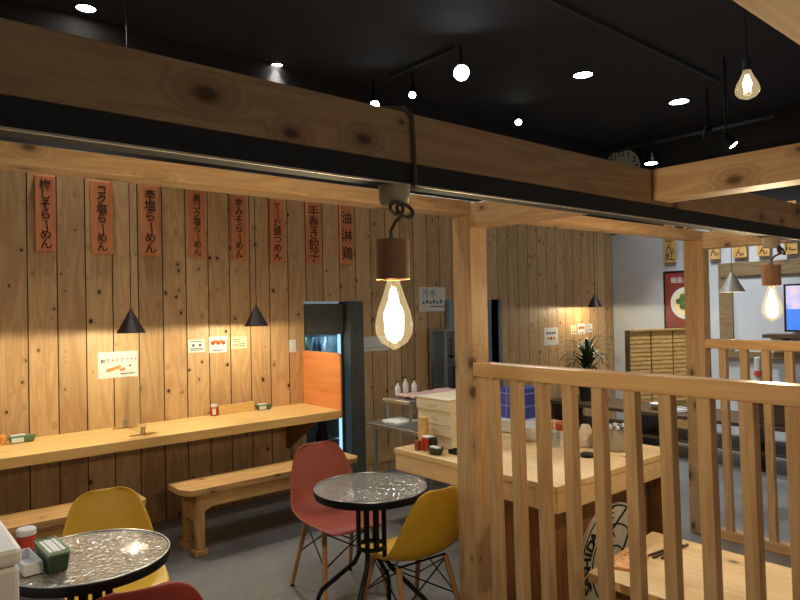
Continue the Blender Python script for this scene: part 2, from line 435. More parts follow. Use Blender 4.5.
# ------------------------------------------------------------------ setting
YW = 4.68; XE = 7.56; ZC = 3.5; XL = -1.6; YF = -1.2
K = YW/4.65
def wp(x, z): return x*K, CH+(z-CH)*K
struct(bx(XL, XE+0.1, YF, 7.0, -0.1, 0.0).build('floor', M['floor']))
struct(bx(XL, XE+0.1, YF, 7.0, ZC, ZC+0.1).build('ceiling', M['ceil']))
D0, D1, P1 = 2.885, 3.32, 3.47          # cold case recess, dark jamb
K0, K1, KH = 4.56, 5.32, 1.56            # kitchen opening
w_ = MB()
w_.box(XL, D0, YW, YW+0.1, 0, 2.47)
w_.box(D0, P1, YW, YW+0.1, 1.56, 2.47)
w_.box(P1, K0, YW, YW+0.1, 0, 2.47)
w_.box(K0, K1, YW, YW+0.1, KH, 2.47)
w_.box(K1, XE, YW, YW+0.1, 0, 2.47)
struct(w_.build('wall_back', M['plank']))
struct(bx(XL, XE+0.1, YW, YW+0.1, 2.47, ZC).build('wall_back_upper', M['black_wall']))
struct(bx(XE, XE+0.1, YF, YW, 0, 2.38).build('wall_right', M['white_wall']))
struct(bx(XE, XE+0.1, YF, YW, 2.38, ZC).build('wall_right_upper', M['black_wall']))
struct(bx(XL-0.1, XL, YF, YW, 0, ZC).build('wall_left', M['black_wall']))
struct(bx(XL, XE+0.1, 6.9, 7.0, 0, ZC).build('wall_kitchen', M['kit']))
struct(bx(XE-0.03, XE-0.001, 0.5, 4.4, 2.37, 2.5).build('trim_1', M['darkwood']))
struct(bx(P1, K0-0.05, YW-0.02, YW-0.001, 0.09, 0.17).build('trim_2', M['bench']))
struct(bx(D1+0.002, P1, YW-0.05, YW+0.12, 0, 1.558).build('trim_3', M['pillar'], bevel=0.003))
j = MB(); j.box(K0-0.04, K0, YW-0.02, YW+0.12, 0, KH); j.box(K1, K1+0.04, YW-0.02, YW+0.12, 0, KH)
struct(j.build('trim_4', M['grey'], bevel=0.003))

# ------------------------------------------------------------------ pergola frame
X1, X2, Y1, Y2, PW, ZB, ZT = 2.022, 4.164, 1.0985, 1.93, 0.105, 1.835, 1.937
def beam(x0, x1, y0, y1, z0, z1, mat, name, label, cat='beam', group='timbers of the open booth frame'):
    return tag(bx(x0, x1, y0, y1, z0, z1).build(name, mat, bevel=0.003), label, cat, group)
beam(XL+0.02, X2+1.0, Y1, Y1+0.06, 1.824, ZT, M['bx'], 'crossbeam', 'long dim brown beam nearest overhead with a cord looped over it')
beam(XL+0.02, X2+PW, Y2, Y2+PW, 1.892, 1.948, M['bx'], 'crossbeam', 'long warm-lit timber beam resting on top of both posts')
beam(XL+0.02, XE-0.02, 0.19, 0.306, 1.83, 1.95, M['bx'], 'crossbeam', 'timber beam end cutting the upper right corner of the view')
beam(X1, X1+PW, Y1+0.061, Y2-0.001, ZB, ZT, M['by'], 'crossbeam', 'short crossbeam with dark knots meeting the front post top')
beam(X1, X1+PW, 0.307, Y1-0.001, ZB, ZT, M['by'], 'crossbeam', 'bright crossbeam with a large dark knot at upper right')
beam(X2, X2+PW, Y1+0.061, Y2-0.001, ZB, ZT, M['by'], 'crossbeam', 'far crossbeam above the second railing, running past the hanging bulb')
beam(X2, X2+PW, 0.307, Y1-0.001, ZB, ZT, M['by'], 'crossbeam', 'far crossbeam behind the dark overhead beam at the picture edge')
beam(X1, X1+PW, Y2, Y2+PW, 0, 1.891, M['bz'], 'timber_post', 'knotty square post in the middle, beside the yellow chair', 'post', 'posts of the open booth frame')
beam(X2, X2+0.09, Y2, Y2+0.125, 0, 1.891, M['bz'], 'timber_post', 'square post farther back in front of the red poster', 'post', 'posts of the open booth frame')
def railing(X, y_hi, n, pitch, label, zb=.10, bw=0.044, bd=0.043):
    r = thing('railing', label, 'railing', (X, Y2-0.001, 0), 'railings of the open booth')
    bx(X, X+0.07, -0.35, Y2-0.001, 1.197, 1.256).build('handrail', M['ry'], r, bevel=0.004)
    bx(X+0.005, X+0.06, -0.35, Y2-0.001, zb, zb+.06).build('bottom_rail', M['ry'], r, bevel=0.004)
    for k in range(n):
        y = y_hi - pitch*k
        mb = bx(X+0.008, X+0.008+bd, y-bw, y, zb+.06, 1.197)
        for v in mb.bm.verts: v.co.y -= .016*(1.197-v.co.z)          # the rails lean a touch
        mb.build('baluster', M['sz'], r, bevel=0.003)
    return r
railing(X1, 1.864, 16, 0.1272, 'wooden baluster railing crossing the lower right, fixed to the middle post')
railing(X2, 1.85, 16, 0.1262, 'wooden baluster railing farther back, fixed to the post by the red poster', 0.0)
o = thing('steel_track', 'black steel track fixed under the nearest overhead beam', 'track', (1.5, Y1, 1.775))
bx(XL+0.02, X2+1.0, Y1+0.003, Y1+0.058, 1.775, 1.8235).build('channel', M['blacks'], o, bevel=0.001)
bx(XL+0.02, X2+1.0, Y1-0.001, Y1+0.003, 1.772, 1.776).build('edge_strip', M['edge'], o)  # thin lip coloured as a painted highlight

# ------------------------------------------------------------------ filament pendants
def bulb_parts(parent, c, h, r, fil, down=True):
    """c: top of glass at the cap; the glass hangs below it"""
    c = V(c)
    prof = [(0.3*r, 0), (0.36*r, -0.12*h), (0.58*r, -0.30*h), (0.86*r, -0.5*h), (1.0*r, -0.68*h), (0.96*r, -0.8*h), (0.7*r, -0.92*h), (0.3*r, -0.985*h), (0.06*r, -1.02*h)]
    g = MB().shell(prof, c, 28).build('glass', M['bulb'], parent, smooth=True)
    f = MB()
    for k in range(6):
        a = k*PI/3
        f.tube([c+V((0.10*r*math.cos(a), 0.10*r*math.sin(a), -0.22*h)), c+V((0.34*r*math.cos(a), 0.34*r*math.sin(a), -0.5*h)), c+V((0.22*r*math.cos(a+0.5), 0.22*r*math.sin(a+0.5), -0.74*h))], r*0.05, 6)
    f.build('filament', fil, parent, smooth=True)
    MB().tube([c+V((0, 0, 0.0)), c+V((0, 0, -0.2*h))], 0.09*r, 8).build('stem', M['clearb'], parent, smooth=True)
def filament_lamp(x, label, power):
    y = Y1+0.032
    p = thing('pendant_lamp', label, 'lamp', (x, y, 1.40), 'filament pendants under the steel track')
    MB().lathe([(0.0, 1.728), (0.026, 1.728), (0.033, 1.735), (0.036, 1.75), (0.036, 1.7745), (0.0, 1.7745)], (x+0.008, y, 0), 28).build('ceiling_rose', M['porc'], p, smooth=True)
    c = MB()
    lp = [V((x+0.022*math.sin(a)*1.0-0.0, y-0.045+0.008*math.cos(a), 1.712+0.016*math.cos(a))) for a in [i*2*PI/16 for i in range(17)]]
    lp2 = [V((x-0.022+0.018*math.sin(a), y-0.043, 1.716+0.014*math.cos(a))) for a in [i*2*PI/16 for i in range(17)]]
    c.tube(lp, 0.0045, 6); c.tube(lp2, 0.0045, 6)
    c.tube([(x-0.01, y-0.045, 1.70), (x-0.005, y-0.02, 1.692), (x-0.003, y, 1.672), (x-0.003, y, 1.655)], 0.0042, 6)
    c.build('looped_cord', M['cord'], p, smooth=True)
    MB().tube([(x, y, 1.654), (x, y, 1.672)], 0.007, 10).build('cord_grip', M['steel'], p, smooth=True)
    MB().lathe([(0.038, 1.562), (0.038, 1.652), (0.0, 1.652), (0.0, 1.649), (0.0355, 1.649), (0.0355, 1.562)], (x, y, 0), 40).build('shade', M['shade'], p, smooth=True)
    MB().lathe([(0.0, 1.56), (0.018, 1.56), (0.018, 1.64), (0.0, 1.64)], (x, y, 0), 16).build('socket', M['brass'], p, smooth=True)
    bulb_parts(p, (x, y, 1.575), 0.168, 0.043, M['fil'])
    light('bulb_light', 'POINT', (x, y, 1.47), power, WARM, 0.03)
    return p
filament_lamp(0.933, 'brown cylinder shade with a glowing filament bulb, hung left of the middle post', 20)
filament_lamp(3.085, 'brown cylinder shade with a glowing filament bulb, hung at right before the blue screen', 20)
c = MB(); xc = 0.966
c.tube([(xc-0.12, Y1+0.06, ZT+0.006), (xc-0.06, Y1+0.03, ZT+0.007), (xc-0.02, Y1+0.002, ZT+0.008), (xc, Y1-0.006, ZT-0.01), (xc+0.003, Y1-0.006, 1.88), (xc+0.004, Y1-0.007, 1.82), (xc+0.006, Y1-0.006, 1.785), (xc, Y1-0.004, 1.77)], 0.005, 7)
tag(c.build('flex_cord', M['cord'], smooth=True), 'twisted brown cord looped over the dim front beam above the left bulb', 'cord')

# ------------------------------------------------------------------ cone lamps over the counter
def cone_lamp(c, dia, h, label, mat, power, group, sc=1.0, cord_to=ZC):
    x, y, z = c
    p = thing('cone_lamp', label, 'lamp', c, group)
    r = dia/2
    MB().shell([(r, 0), (r*0.1, h)], c, 40).build('shade', mat, p, smooth=True)
    MB().shell([(r-0.002, 0.0005), (r*0.1, h-0.004)], c, 40).build('shade_lining', M['conein'], p, smooth=True)
    MB().lathe([(r*0.1, h-0.004), (r*0.09, h+0.008), (0.0, h+0.01)], c, 16).build('cap', mat, p, smooth=True)
    MB().tube([(x, y, z+h+0.008), (x, y, cord_to)], 0.0028, 6).build('cord', M['blackpl'], p)
    MB().lathe([(0, -0.0), (0.016*sc, 0.004), (0.022*sc, 0.022), (0.014*sc, 0.045), (0.0, 0.046)], (x, y, z+0.004), 16).build('bulb', M['discw'], p, smooth=True)
    if power: light('cone_light', 'POINT', (x, y, z+0.012), power, (1.0, 0.85, 0.56), 0.018)
    return p
GC = 'cone lamps along the board wall'
cone_lamp((1.33, 4.2, 1.37), 0.174, 0.142, 'dark brown cone lamp above the white gyoza notice', M['cone'], 36, GC)
cone_lamp((2.243, 4.29, 1.381), 0.174, 0.144, 'dark brown cone lamp above the row of three small notices', M['cone'], 36, GC)
cone_lamp((0.36, 4.2, 1.37), 0.174, 0.142, 'dark brown cone lamp beyond the left edge of the view', M['cone'], 36, GC)
cone_lamp((6.72, 4.40, 1.454), 0.176, 0.150, 'dark brown cone lamp above the potted plant', M['cone'], 36, GC)
cone_lamp((5.6, 2.355, 1.57), 0.20, 0.165, 'grey cone lamp hanging near the framed panel at right', M['grey_en'], 3, None)

# ------------------------------------------------------------------ menu plaques with brushed writing
def vtext(mb, chars, x, z0, size, y, step, face='Y', bold=0.0008):
    for i, ch in enumerate(chars):
        z = z0 - step*(i+0.5); rot = 0.0
        if ch in 'ー': rot = -PI/2+0.12
        if face == 'Y': mb.text(ch, size, (x, y, z), (1, 0, 0), (0, 0, 1), rot=rot, bold=bold)
        else: mb.text(ch, size, (y, x, z), (0, -1, 0), (0, 0, 1), rot=rot, bold=bold)
menus = [(0.888, 1.008, 1.899, 2.385, '梅しそらーめん', 'red plaque written 梅しそらーめん, first in the row from the left'),
 (1.215, 1.36, 1.896, 2.385, 'コク塩らーめん', 'red plaque written コク塩らーめん, second in the row from the left'),
 (1.551, 1.67, 1.895, 2.39, '辛塩らーめん', 'red plaque written 辛塩らーめん, third from the left'),
 (1.885, 2.02, 1.891, 2.39, '黒コク塩らーめん', 'red plaque written 黒コク塩らーめん, fourth from the left'),
 (2.224, 2.354, 1.887, 2.39, '辛みそらーめん', 'red plaque written 辛みそらーめん, above the second cone lamp'),
 (2.559, 2.691, 1.881, 2.39, 'てーだ盛つめん', 'red plaque written てーだ盛つめん, sixth from the left'),
 (2.90, 3.038, 1.876, 2.39, '手巻き餃子', 'narrow red plaque for 手巻き餃子, above the orange board'),
 (3.244, 3.373, 1.88, 2.39, '油淋鶏', 'faded plaque written 油淋鶏, last of the row beside the bulb')]
for a, b, z0, z1, tx, lb in menus:
    x0, zb = wp(a, z0); x1, zt = wp(b, z1)
    o = thing('menu_plaque', lb, 'menu plaque', ((x0+x1)/2, YW-0.012, zb), 'red menu plaques on the board wall')
    bx(x0, x1, YW-0.016, YW-0.001, zb, zt).build('board', M['menu'], o, bevel=0.002)
    q = MB(); n = len(tx); tz = 2.362; st = (tz-zb-0.012)/n
    vtext(q, tx, (x0+x1)/2, tz, min(st*1.12, (x1-x0)*0.92), YW-0.0165, st)
    q.build('lettering', M['ink'], o)

# ------------------------------------------------------------------ small notices on the board wall
def notice(a, z1, b, z0, name, label, mat, draw, group=None, cat='notice'):
    x0, zt = wp(a, z1); x1, zb = wp(b, z0)
    o = thing(name, label, cat, ((x0+x1)/2, YW-0.003, zb), group)
    bx(x0, x1, YW-0.004, YW-0.001, zb, zt).build('sheet', mat, o)
    q = MB(); draw(q, x0, x1, zb, zt)
    q.build('print', M['ink'], o); return o
YN = YW-0.0045
def blob(q, mat, cx, cz, rx, rz, n=14, y=YN, ang=0.0):
    q.use(mat); ps = []
    for k in range(n):
        a = 2*PI*k/n; u, v = rx*math.cos(a)*(0.9+0.15*math.sin(3*a)), rz*math.sin(a)*(0.9+0.15*math.cos(2*a))
        ps.append((cx+u*math.cos(ang)-v*math.sin(ang), y, cz+u*math.sin(ang)+v*math.cos(ang)))
    q.prism(ps, (0, -0.0006, 0))
def lines(q, mat, x0, x1, zs, y=YN, h=0.005):
    q.use(mat)
    for z in zs: q.box(x0, x1, y-0.0006, y, z-h/2, z+h/2)
def d_gyoza(q, x0, x1, zb, zt):
    w, h = x1-x0, zt-zb
    q.use(M['ink']); q.text('餃子テイクアウト', w*0.118, ((x0+x1)/2+0.01, YN, zb+h*0.66), (1, 0, 0.03), (0, 0, 1))
    for k in range(4): blob(q, M['inko'], x0+w*(0.28+0.11*k), zb+h*(0.30+0.05*(k % 3)), w*0.085, h*0.09, ang=0.3)
    lines(q, M['inkb'], x0+w*0.55, x0+w*0.92, [zb+h*0.14], h=0.008)
    blob(q, M['inkr'], x0+w*0.8, zb+h*0.44, w*0.04, h*0.05)
notice(1.253, 1.231, 1.512, 1.055, 'wall_notice', 'largest white notice, handwritten 餃子テイクアウト with dumpling drawing', M['paper'], d_gyoza)
def d_grid(q, x0, x1, zb, zt):
    w, h = x1-x0, zt-zb
    lines(q, M['inkb'], x0+w*.12, x0+w*.88, [zb+h*.85, zb+h*.18, zb+h*.3], h=0.006)
    for k in range(2): blob(q, M['inkb'], x0+w*(.3+.4*k), zb+h*.55, w*.1, h*.15)
notice(1.875, 1.288, 2.004, 1.193, 'wall_notice', 'leftmost small white notice under the second cone lamp', M['paper'], d_grid, 'small notices under the second cone lamp')
def d_food(q, x0, x1, zb, zt):
    w, h = x1-x0, zt-zb
    for k in range(5): blob(q, M['inko'] if k % 2 else M['inkr'], x0+w*(.2+.15*k), zb+h*(.6+.08*(k % 2)), w*.13, h*.17, ang=.4)
    lines(q, M['inkb'], x0+w*.2, x0+w*.8, [zb+h*.14], h=0.008)
notice(2.037, 1.303, 2.178, 1.182, 'wall_notice', 'middle small notice with an orange food picture', M['paper'], d_food, 'small notices under the second cone lamp')
def d_txt(q, x0, x1, zb, zt):
    w, h = x1-x0, zt-zb
    lines(q, M['inkb'], x0+w*.1, x0+w*.55, [zb+h*.78, zb+h*.62], h=0.008); lines(q, M['inkb'], x0+w*.1, x0+w*.9, [zb+h*.38, zb+h*.22], h=0.008)
notice(2.213, 1.295, 2.345, 1.203, 'wall_notice', 'rightmost small notice under the second cone lamp, yellowish with text lines', M['ivory'], d_txt, 'small notices under the second cone lamp')
def d_sign(q, x0, x1, zb, zt):
    w, h = x1-x0, zt-zb
    q.use(M['inkb']); q.text('冷水', h*.4, (x0+w*.38, YN, zb+h*.72), (1, 0, 0), (0, 0, 1))
    for k in range(6): q.box(x0+w*(.12+.13*k), x0+w*(.2+.13*k), YN-.0006, YN, zb+h*.32, zb+h*(.48 if k % 2 else .42))
    lines(q, M['inkb'], x0+w*.4, x0+w*.95, [zb+h*.2], h=.01)
notice(4.151, 1.687, 4.504, 1.45, 'wall_notice', 'grey-lettered white sign left of the middle post, above the steel bench', M['paper'], d_sign)
notice(3.46, 1.239, 3.766, 1.106, 'wall_notice', 'blank-looking pale paper strip behind the left filament bulb', M['paper'], lambda q, x0, x1, zb, zt: lines(q, M['inkb'], x0+.02, x1-.02, [zb+.03], h=.004))
def d_shop(q, x0, x1, zb, zt):
    w, h = x1-x0, zt-zb
    for k in range(4): blob(q, M['inkb'], x0+w*(.22+.18*k), zb+h*.68, w*.08, h*.1)
    for k in range(3): blob(q, M['inkr'] if k == 1 else M['inko'], x0+w*(.3+.2*k), zb+h*.38, w*.09, h*.12)
notice(6.061, 1.226, 6.327, 1.023, 'wall_notice', 'square white notice with coloured letters left of the potted plant', M['paper'], d_shop)
notice(6.581, 1.237, 6.689, 1.131, 'wall_notice', 'plain pale slip, first of three notices behind the plant', M['ivory'], d_grid, 'notices above the potted plant')
notice(6.724, 1.251, 6.876, 1.123, 'wall_notice', 'yellow food notice, middle of three behind the plant', M['paper'], d_food, 'notices above the potted plant')
notice(6.913, 1.245, 7.027, 1.142, 'wall_notice', 'bluish white notice, last of three behind the plant', M['paper'], d_txt, 'notices above the potted plant')
x0, zt = wp(2.72, 1.248); x1, zb = wp(2.785, 1.146)
o = thing('light_switch', 'white switch plate on the board wall beside the orange board', 'switch', (x0, YW-.004, zb))
bx(x0, x1, YW-.009, YW-.001, zb, zt).build('plate', M['white'], o, bevel=.002)
bx(x0+.02, x1-.02, YW-.013, YW-.009, zb+.03, zt-.03).build('rocker', M['white'], o, bevel=.001)

# ------------------------------------------------------------------ wall counter and what stands on it
ZK = 0.715
o = thing('wall_counter', 'long pale wood counter shelf along the board wall', 'counter', (0.6, 4.4, 0))
bx(XL+.02, 2.862, 4.125, YW-.001, ZK-.062, ZK).build('worktop', M['counter'], o, bevel=.004)
for xx in (2.70,):
    MB().prism([(xx, YW-.002, ZK-.063), (xx, 4.22, ZK-.063), (xx, YW-.002, .36)], (.035, 0, 0)).build('bracket', M['panel'], o)
def partition():
    o = thing('partition_board', 'orange laminated board standing at the counter end', 'board', (2.87, 4.4, ZK))
    y0, y1, z0, z1, r = 4.135, YW-.002, ZK-.06, 1.152, .05
    ps = [(2.866, y1, z0), (2.866, y0, z0), (2.866, y0, z1-r)] + [(2.866, y0+r-r*math.cos(a), z1-r+r*math.sin(a)) for a in [PI/2*i/6 for i in range(1, 7)]] + [(2.866, y1, z1)]
    MB().prism(ps, (.014, 0, 0)).build('board', M['orange'], o)
    MB().prism([(2.881, p[1], p[2]) for p in ps], (.004, 0, 0)).build('backing', M['blackpl'], o)
partition()
def tissue(x, y, label, g, s=1.0, rot=0.0):
    o = thing('toothpick_case', label, 'case', (x, y, ZK), g)
    m4 = Matrix.Translation((x, y, ZK)) @ Matrix.Rotation(rot, 4, 'Z')
    MB().box(-.075*s, .075*s, -.03, .03, .001, .042, m4, taper=.8).build('case', M['greenl'], o, bevel=.006)
    MB().box(-.06*s, .005, -.034, -.026, .006, .034, m4).build('paper_band', M['paper'], o, bevel=.001)
    MB().box(-.06*s, .02, -.018, .018, .0425, .049, m4).build('slips', M['paper'], o, bevel=.002)
tissue(0.785, 4.56, 'green case holding white slips at the left end of the counter', 'green cases on the wall counter')
tissue(2.455, 4.60, 'green case holding white slips on the counter near the orange board', 'green cases on the wall counter', .85)
tag(MB().box(.655, .70, 4.54, 4.60, ZK+.001, ZK+.055).build('cardboard_box', M['inko'], bevel=.004), 'orange box at the far left end of the counter', 'box')
o = thing('spice_jar', 'small red and white spice jar on the counter beside the wooden tray', 'jar', (2.055, 4.62, ZK))
MB().lathe([(0, .001), (.024, .001), (.026, .01), (.026, .06), (.022, .066), (0, .066)], (2.055, 4.62, ZK), 20).build('jar', M['redjar'], o, smooth=True)
MB().lathe([(0, .066), (.025, .066), (.025, .085), (0, .088)], (2.055, 4.62, ZK), 20).build('lid', M['white'], o, smooth=True)
bx(2.03, 2.055, 4.590, 4.5945, ZK+.012, ZK+.056).build('paper_label', M['paper'], o)
o = thing('wooden_tray', 'shallow pale wooden tray against the wall on the counter', 'tray', (2.225, 4.62, ZK))
bx(2.085, 2.375, 4.60, 4.66, ZK+.001, ZK+.012).build('base', M['counter'], o)
bx(2.085, 2.375, 4.60, 4.612, ZK+.012, ZK+.072).build('front_board', M['counter'], o, bevel=.002)
bx(2.085, 2.097, 4.612, 4.66, ZK+.012, ZK+.072).build('side_board', M['counter'], o); bx(2.363, 2.375, 4.612, 4.66, ZK+.012, ZK+.072).build('side_board', M['counter'], o)
o = thing('acrylic_screen', 'clear acrylic divider standing in two metal feet on the counter', 'divider', (1.41, 4.42, ZK))
bx(1.408, 1.412, 4.19, 4.64, ZK+.004, ZK+.36).build('sheet', M['clear'], o)
for yy in (4.60, 4.25):
    f = MB(); f.lathe([(0, .0005), (.085, .0005), (.085, .004), (0, .004)], (0, 0, 0), 28)
    for v in f.bm.verts: v.co = V((1.41+v.co.x, yy+v.co.y*.35, ZK+v.co.z))
    fo = f.build('foot', M['brass'], o, smooth=True)
    q = MB(); q.box(1.399, 1.405, yy-.01, yy+.01, ZK+.004, ZK+.05); q.box(1.415, 1.421, yy-.01, yy+.01, ZK+.004, ZK+.05); q.build('clip', M['steel'], fo)

# ------------------------------------------------------------------ benches
def bench(x0, x1, label, legs):
    o = thing('bench', label, 'bench', ((x0+x1)/2, 3.97, 0), 'low benches along the counter')
    c = .045
    ps = [(x0+c, 3.835, .375), (x1-c, 3.835, .375), (x1, 3.835+c, .375), (x1, 4.11, .375), (x0, 4.11, .375), (x0, 3.835+c*1.6, .375)]
    MB().prism(ps, (0, 0, .037)).build('seat', M['bench'], o, bevel=.003)
    ap = MB()
    for yy in (3.855, 4.07):
        for a, b in zip(legs, legs[1:]):
            pts = [(a, yy, .374), (b, yy, .374)]
            pts += [(b, yy, .20)] + [(b-.09+.09*math.cos(t), yy, .20+.09*math.sin(t)) for t in [PI/2*i/5 for i in range(1, 6)]]
            pts += [(a+.09-.09*math.sin(t), yy, .20+.09*math.cos(t)) for t in [PI/2*i/5 for i in range(0, 5)]] + [(a, yy, .20)]
            ap.prism(pts, (0, .025, 0))
    ap.build('apron', M['bench'], o)
    for lx in legs:
        lg = MB(); lg.box(lx-.03, lx+.025, 3.852, 3.905, .035, .374); lg.box(lx-.03, lx+.025, 4.045, 4.098, .035, .374); lg.box(lx-.028, lx+.023, 3.905, 4.045, .2, .374); lg.box(lx-.045, lx+.04, 3.84, 3.925, 0.0, .035); lg.box(lx-.045, lx+.04, 4.03, 4.11, 0.0, .035)
        lg.build('leg', M['benchz'], o, bevel=.006)
    return o
bench(1.51, 2.83, 'low pine bench under the counter behind the red chair', (1.62, 2.70))
bench(-.9, 1.30, 'low pine bench behind the yellow chair at left', (-.75, 1.14))

# ------------------------------------------------------------------ shell chairs
def chair(name, label, mat, loc, rz, cs=0.92):
    o = thing(name, label, 'chair', (0, 0, 0), 'moulded shell chairs around the bistro tables')
    prof = [(.232, .405, .14), (.228, .418, .185), (.205, .430, .208), (.15, .432, .222), (.06, .424, .232), (-.03, .419, .238), (-.10, .424, .240), (-.155, .442, .238),
            (-.19, .478, .234), (-.210, .53, .224), (-.226, .60, .212), (-.242, .67, .194), (-.256, .73, .172), (-.266, .775, .146), (-.271, .800, .115), (-.273, .812, .065)]
    rows = []; n = 16
    for i, (px, pz, hw) in enumerate(prof):
        t = i/(len(prof)-1)
        j0, j1 = prof[max(0, i-1)], prof[min(len(prof)-1, i+1)]
        d = V((j1[0]-j0[0], 0, j1[1]-j0[1])).normalized(); nrm = V((-d.z, 0, d.x))
        if nrm.z < 0 and i < 9: nrm = -nrm
        if i >= 8 and nrm.x < 0: nrm = -nrm
        wrap = .012 + .05*math.exp(-((t-.5)/.2)**2)
        row = []
        for k in range(n+1):
            u = -1+2*k/n
            off = nrm*(wrap*abs(u)**2.6)
            row.append(V((px, u*hw, pz))+off)
        rows.append(row)
    MB().grid(rows).build('shell', mat, o, smooth=True, solid=.007, sub=1)
    tops = [(.12, .15), (.12, -.15), (-.105, .15), (-.105, -.15)]
    feet = [(.215, .195), (.215, -.195), (-.225, .195), (-.225, -.195)]
    for (a, b), (cx, cy) in zip(tops, feet):
        l = MB().tube([(a, b, .405), ((a+cx)/2, (b+cy)/2, .21), (cx, cy, .012)], .016, 12, r2=.011).build('leg', M['oak'], o, smooth=True)
        MB().tube([(cx, cy, 0.0), (cx, cy, .013)], .012, 12).build('foot_glide', M['blackpl'], l, smooth=True)
    br = MB()
    P = lambda i, f: V((tops[i][0]+(feet[i][0]-tops[i][0])*f, tops[i][1]+(feet[i][1]-tops[i][1])*f, .405*(1-f)+.012*f))
    for i, j2 in ((0, 1), (2, 3), (0, 2), (1, 3)):
        br.tube([P(i, .48), P(j2, .03)], .0042, 6); br.tube([P(j2, .48), P(i, .03)], .0042, 6)
    br.tube([P(0, .0)+V((0, 0, .004)), P(1, .0)+V((0, 0, .004))], .006, 6); br.tube([P(2, .0)+V((0, 0, .004)), P(3, .0)+V((0, 0, .004))], .006, 6)
    br.build('wire_brace', M['black'], o, smooth=True)
    o.location = loc; o.rotation_euler = (0, 0, rz); o.scale = (cs, cs, cs)
    return o
R = math.radians
chair('shell_chair', 'brick red shell chair facing the right-hand bistro table', M['red'], (1.962, 2.875, 0), R(-97))
y1c = chair('shell_chair', 'mustard yellow shell chair behind the left bistro table, facing us', M['yellow'], (0.825, 2.865, 0), R(-98), 0.875)
dup(y1c, (1.955, 2.285, 0), R(86), 'mustard yellow shell chair seen from behind beside the middle post')
chair('shell_chair', 'maroon chair back just showing at the bottom left edge', M['maroon'], (0.605, 1.985, 0), R(80), 0.97)

# ------------------------------------------------------------------ bistro tables
def bistro(cx, cy, rad, zt, label, a0):
    o = thing('bistro_table', label, 'table', (cx, cy, 0), 'black glass bistro tables')
    MB().lathe([(0, zt-.006), (rad-.004, zt-.006), (rad-.004, zt), (0, zt)], (cx, cy, 0), 64).build('glass_top', M['hammer'], o, smooth=True)
    MB().lathe([(rad-.012, zt-.03), (rad, zt-.03), (rad+.003, zt-.022), (rad+.003, zt-.004), (rad+.001, zt+.0008), (rad-.001, zt+.001), (rad-.005, zt+.001), (rad-.005, zt-.008), (rad-.012, zt-.008)], (cx, cy, 0), 64).build('rim', M['black'], o, smooth=True)
    MB().shell([(rad-.005, zt+.001), (rad+.0015, zt+.001), (rad+.0005, zt+.0035), (rad-.004, zt+.0035), (rad-.005, zt+.001)], (cx, cy, 0), 64).build('rim_edge', M['steel'], o, smooth=True)
    b = 0.06
    for k in range(4):
        a = a0+k*PI/2; d = V((math.cos(a), math.sin(a), 0)); c = V((cx, cy, 0)); s = V((-d.y, d.x, 0))*.02
        for sg in ((-1, 1) if k % 2 == 0 else (0,)):
            q = [c+d*.15+V((0, 0, zt-.012)), c+d*b+V((0, 0, zt-.03)), c+d*b+V((0, 0, .40)), c+d*(b+.02)+V((0, 0, .36)), c+d*.24+V((0, 0, .22)), c+d*.26+V((0, 0, .18)), c+d*.262+V((0, 0, .004))]
            if sg == 0: MB().tube(q, .011, 10).build('leg', M['black'], o, smooth=True)
            elif sg == 1: MB().tube([p+s*0 for p in q], .011, 10).build('leg', M['black'], o, smooth=True)
    br = MB()
    for zz in (zt-.05, .43):
        br.shell([(b, zz), (b+.008, zz), (b+.008, zz+.018), (b, zz+.018), (b, zz)], (cx, cy, 0), 28)
    for k in range(4):
        a = a0+PI/4+k*PI/2
        br.tube([(cx+b*math.cos(a), cy+b*math.sin(a), zt-.03), (cx+b*math.cos(a), cy+b*math.sin(a), .43)], .007, 8)
    br.build('pedestal_frame', M['black'], o, smooth=True)
    return o
bistro(1.76, 2.32, .25, .70, 'round black glass bistro table between the red and yellow chairs', R(215))
bistro(.59, 2.315, .25, .70, 'round black glass bistro table in the lower left foreground', R(60))
ZB1 = .7035
o = thing('chilli_jar', 'red condiment jar with a pale lid on the left bistro table', 'jar', (.443, 2.52, ZB1))
MB().lathe([(0, 0), (.026, 0), (.028, .01), (.028, .05), (0, .05)], (.443, 2.52, ZB1), 24).build('jar', M['redjar'], o, smooth=True)
MB().lathe([(0, .05), (.031, .05), (.031, .066), (.026, .071), (0, .071)], (.443, 2.52, ZB1), 24).build('lid', M['white'], o, smooth=True)
def tray_open(parent, x0, x1, y0, y1, z0, z1, t, mat, name='tray', m4=None):
    q = MB(); q.box(x0, x1, y0, y1, z0, z0+t, m4); q.box(x0, x1, y0, y0+t, z0+t, z1, m4); q.box(x0, x1, y1-t, y1, z0+t, z1, m4)
    q.box(x0, x0+t, y0+t, y1-t, z0+t, z1, m4); q.box(x1-t, x1, y0+t, y1-t, z0+t, z1, m4)
    return q.build(name, mat, parent, bevel=.0012)
m4 = Matrix.Translation((.411, 2.335, ZB1)) @ Matrix.Rotation(R(3), 4, 'Z')
o = thing('white_tray', 'small open white tray beside the white box on the left bistro table', 'tray', (.411, 2.335, ZB1))
tray_open(o, -.026, .026, -.08, .08, .0, .036, .004, M['white'], 'tray', m4)
m4 = Matrix.Translation((.475, 2.30, ZB1)) @ Matrix.Rotation(R(2), 4, 'Z')
o = thing('chopstick_box', 'dark green lacquer box of wrapped chopsticks on the left bistro table', 'box', (.475, 2.30, ZB1))
MB().box(-.031, .031, -.088, .088, .0, .055, m4, taper=.86).build('box', M['green'], o, bevel=.003)
tray_open(o, -.033, .033, -.09, .09, .0555, .063, .005, M['greenl'], 'rim', m4)
q = MB()
for k in range(4): q.box(-.022+k*.012, -.012+k*.012, -.065, .065, .056, .062+.002*(k % 2), m4)
q.build('wrapped_chopsticks', M['paper'], o)
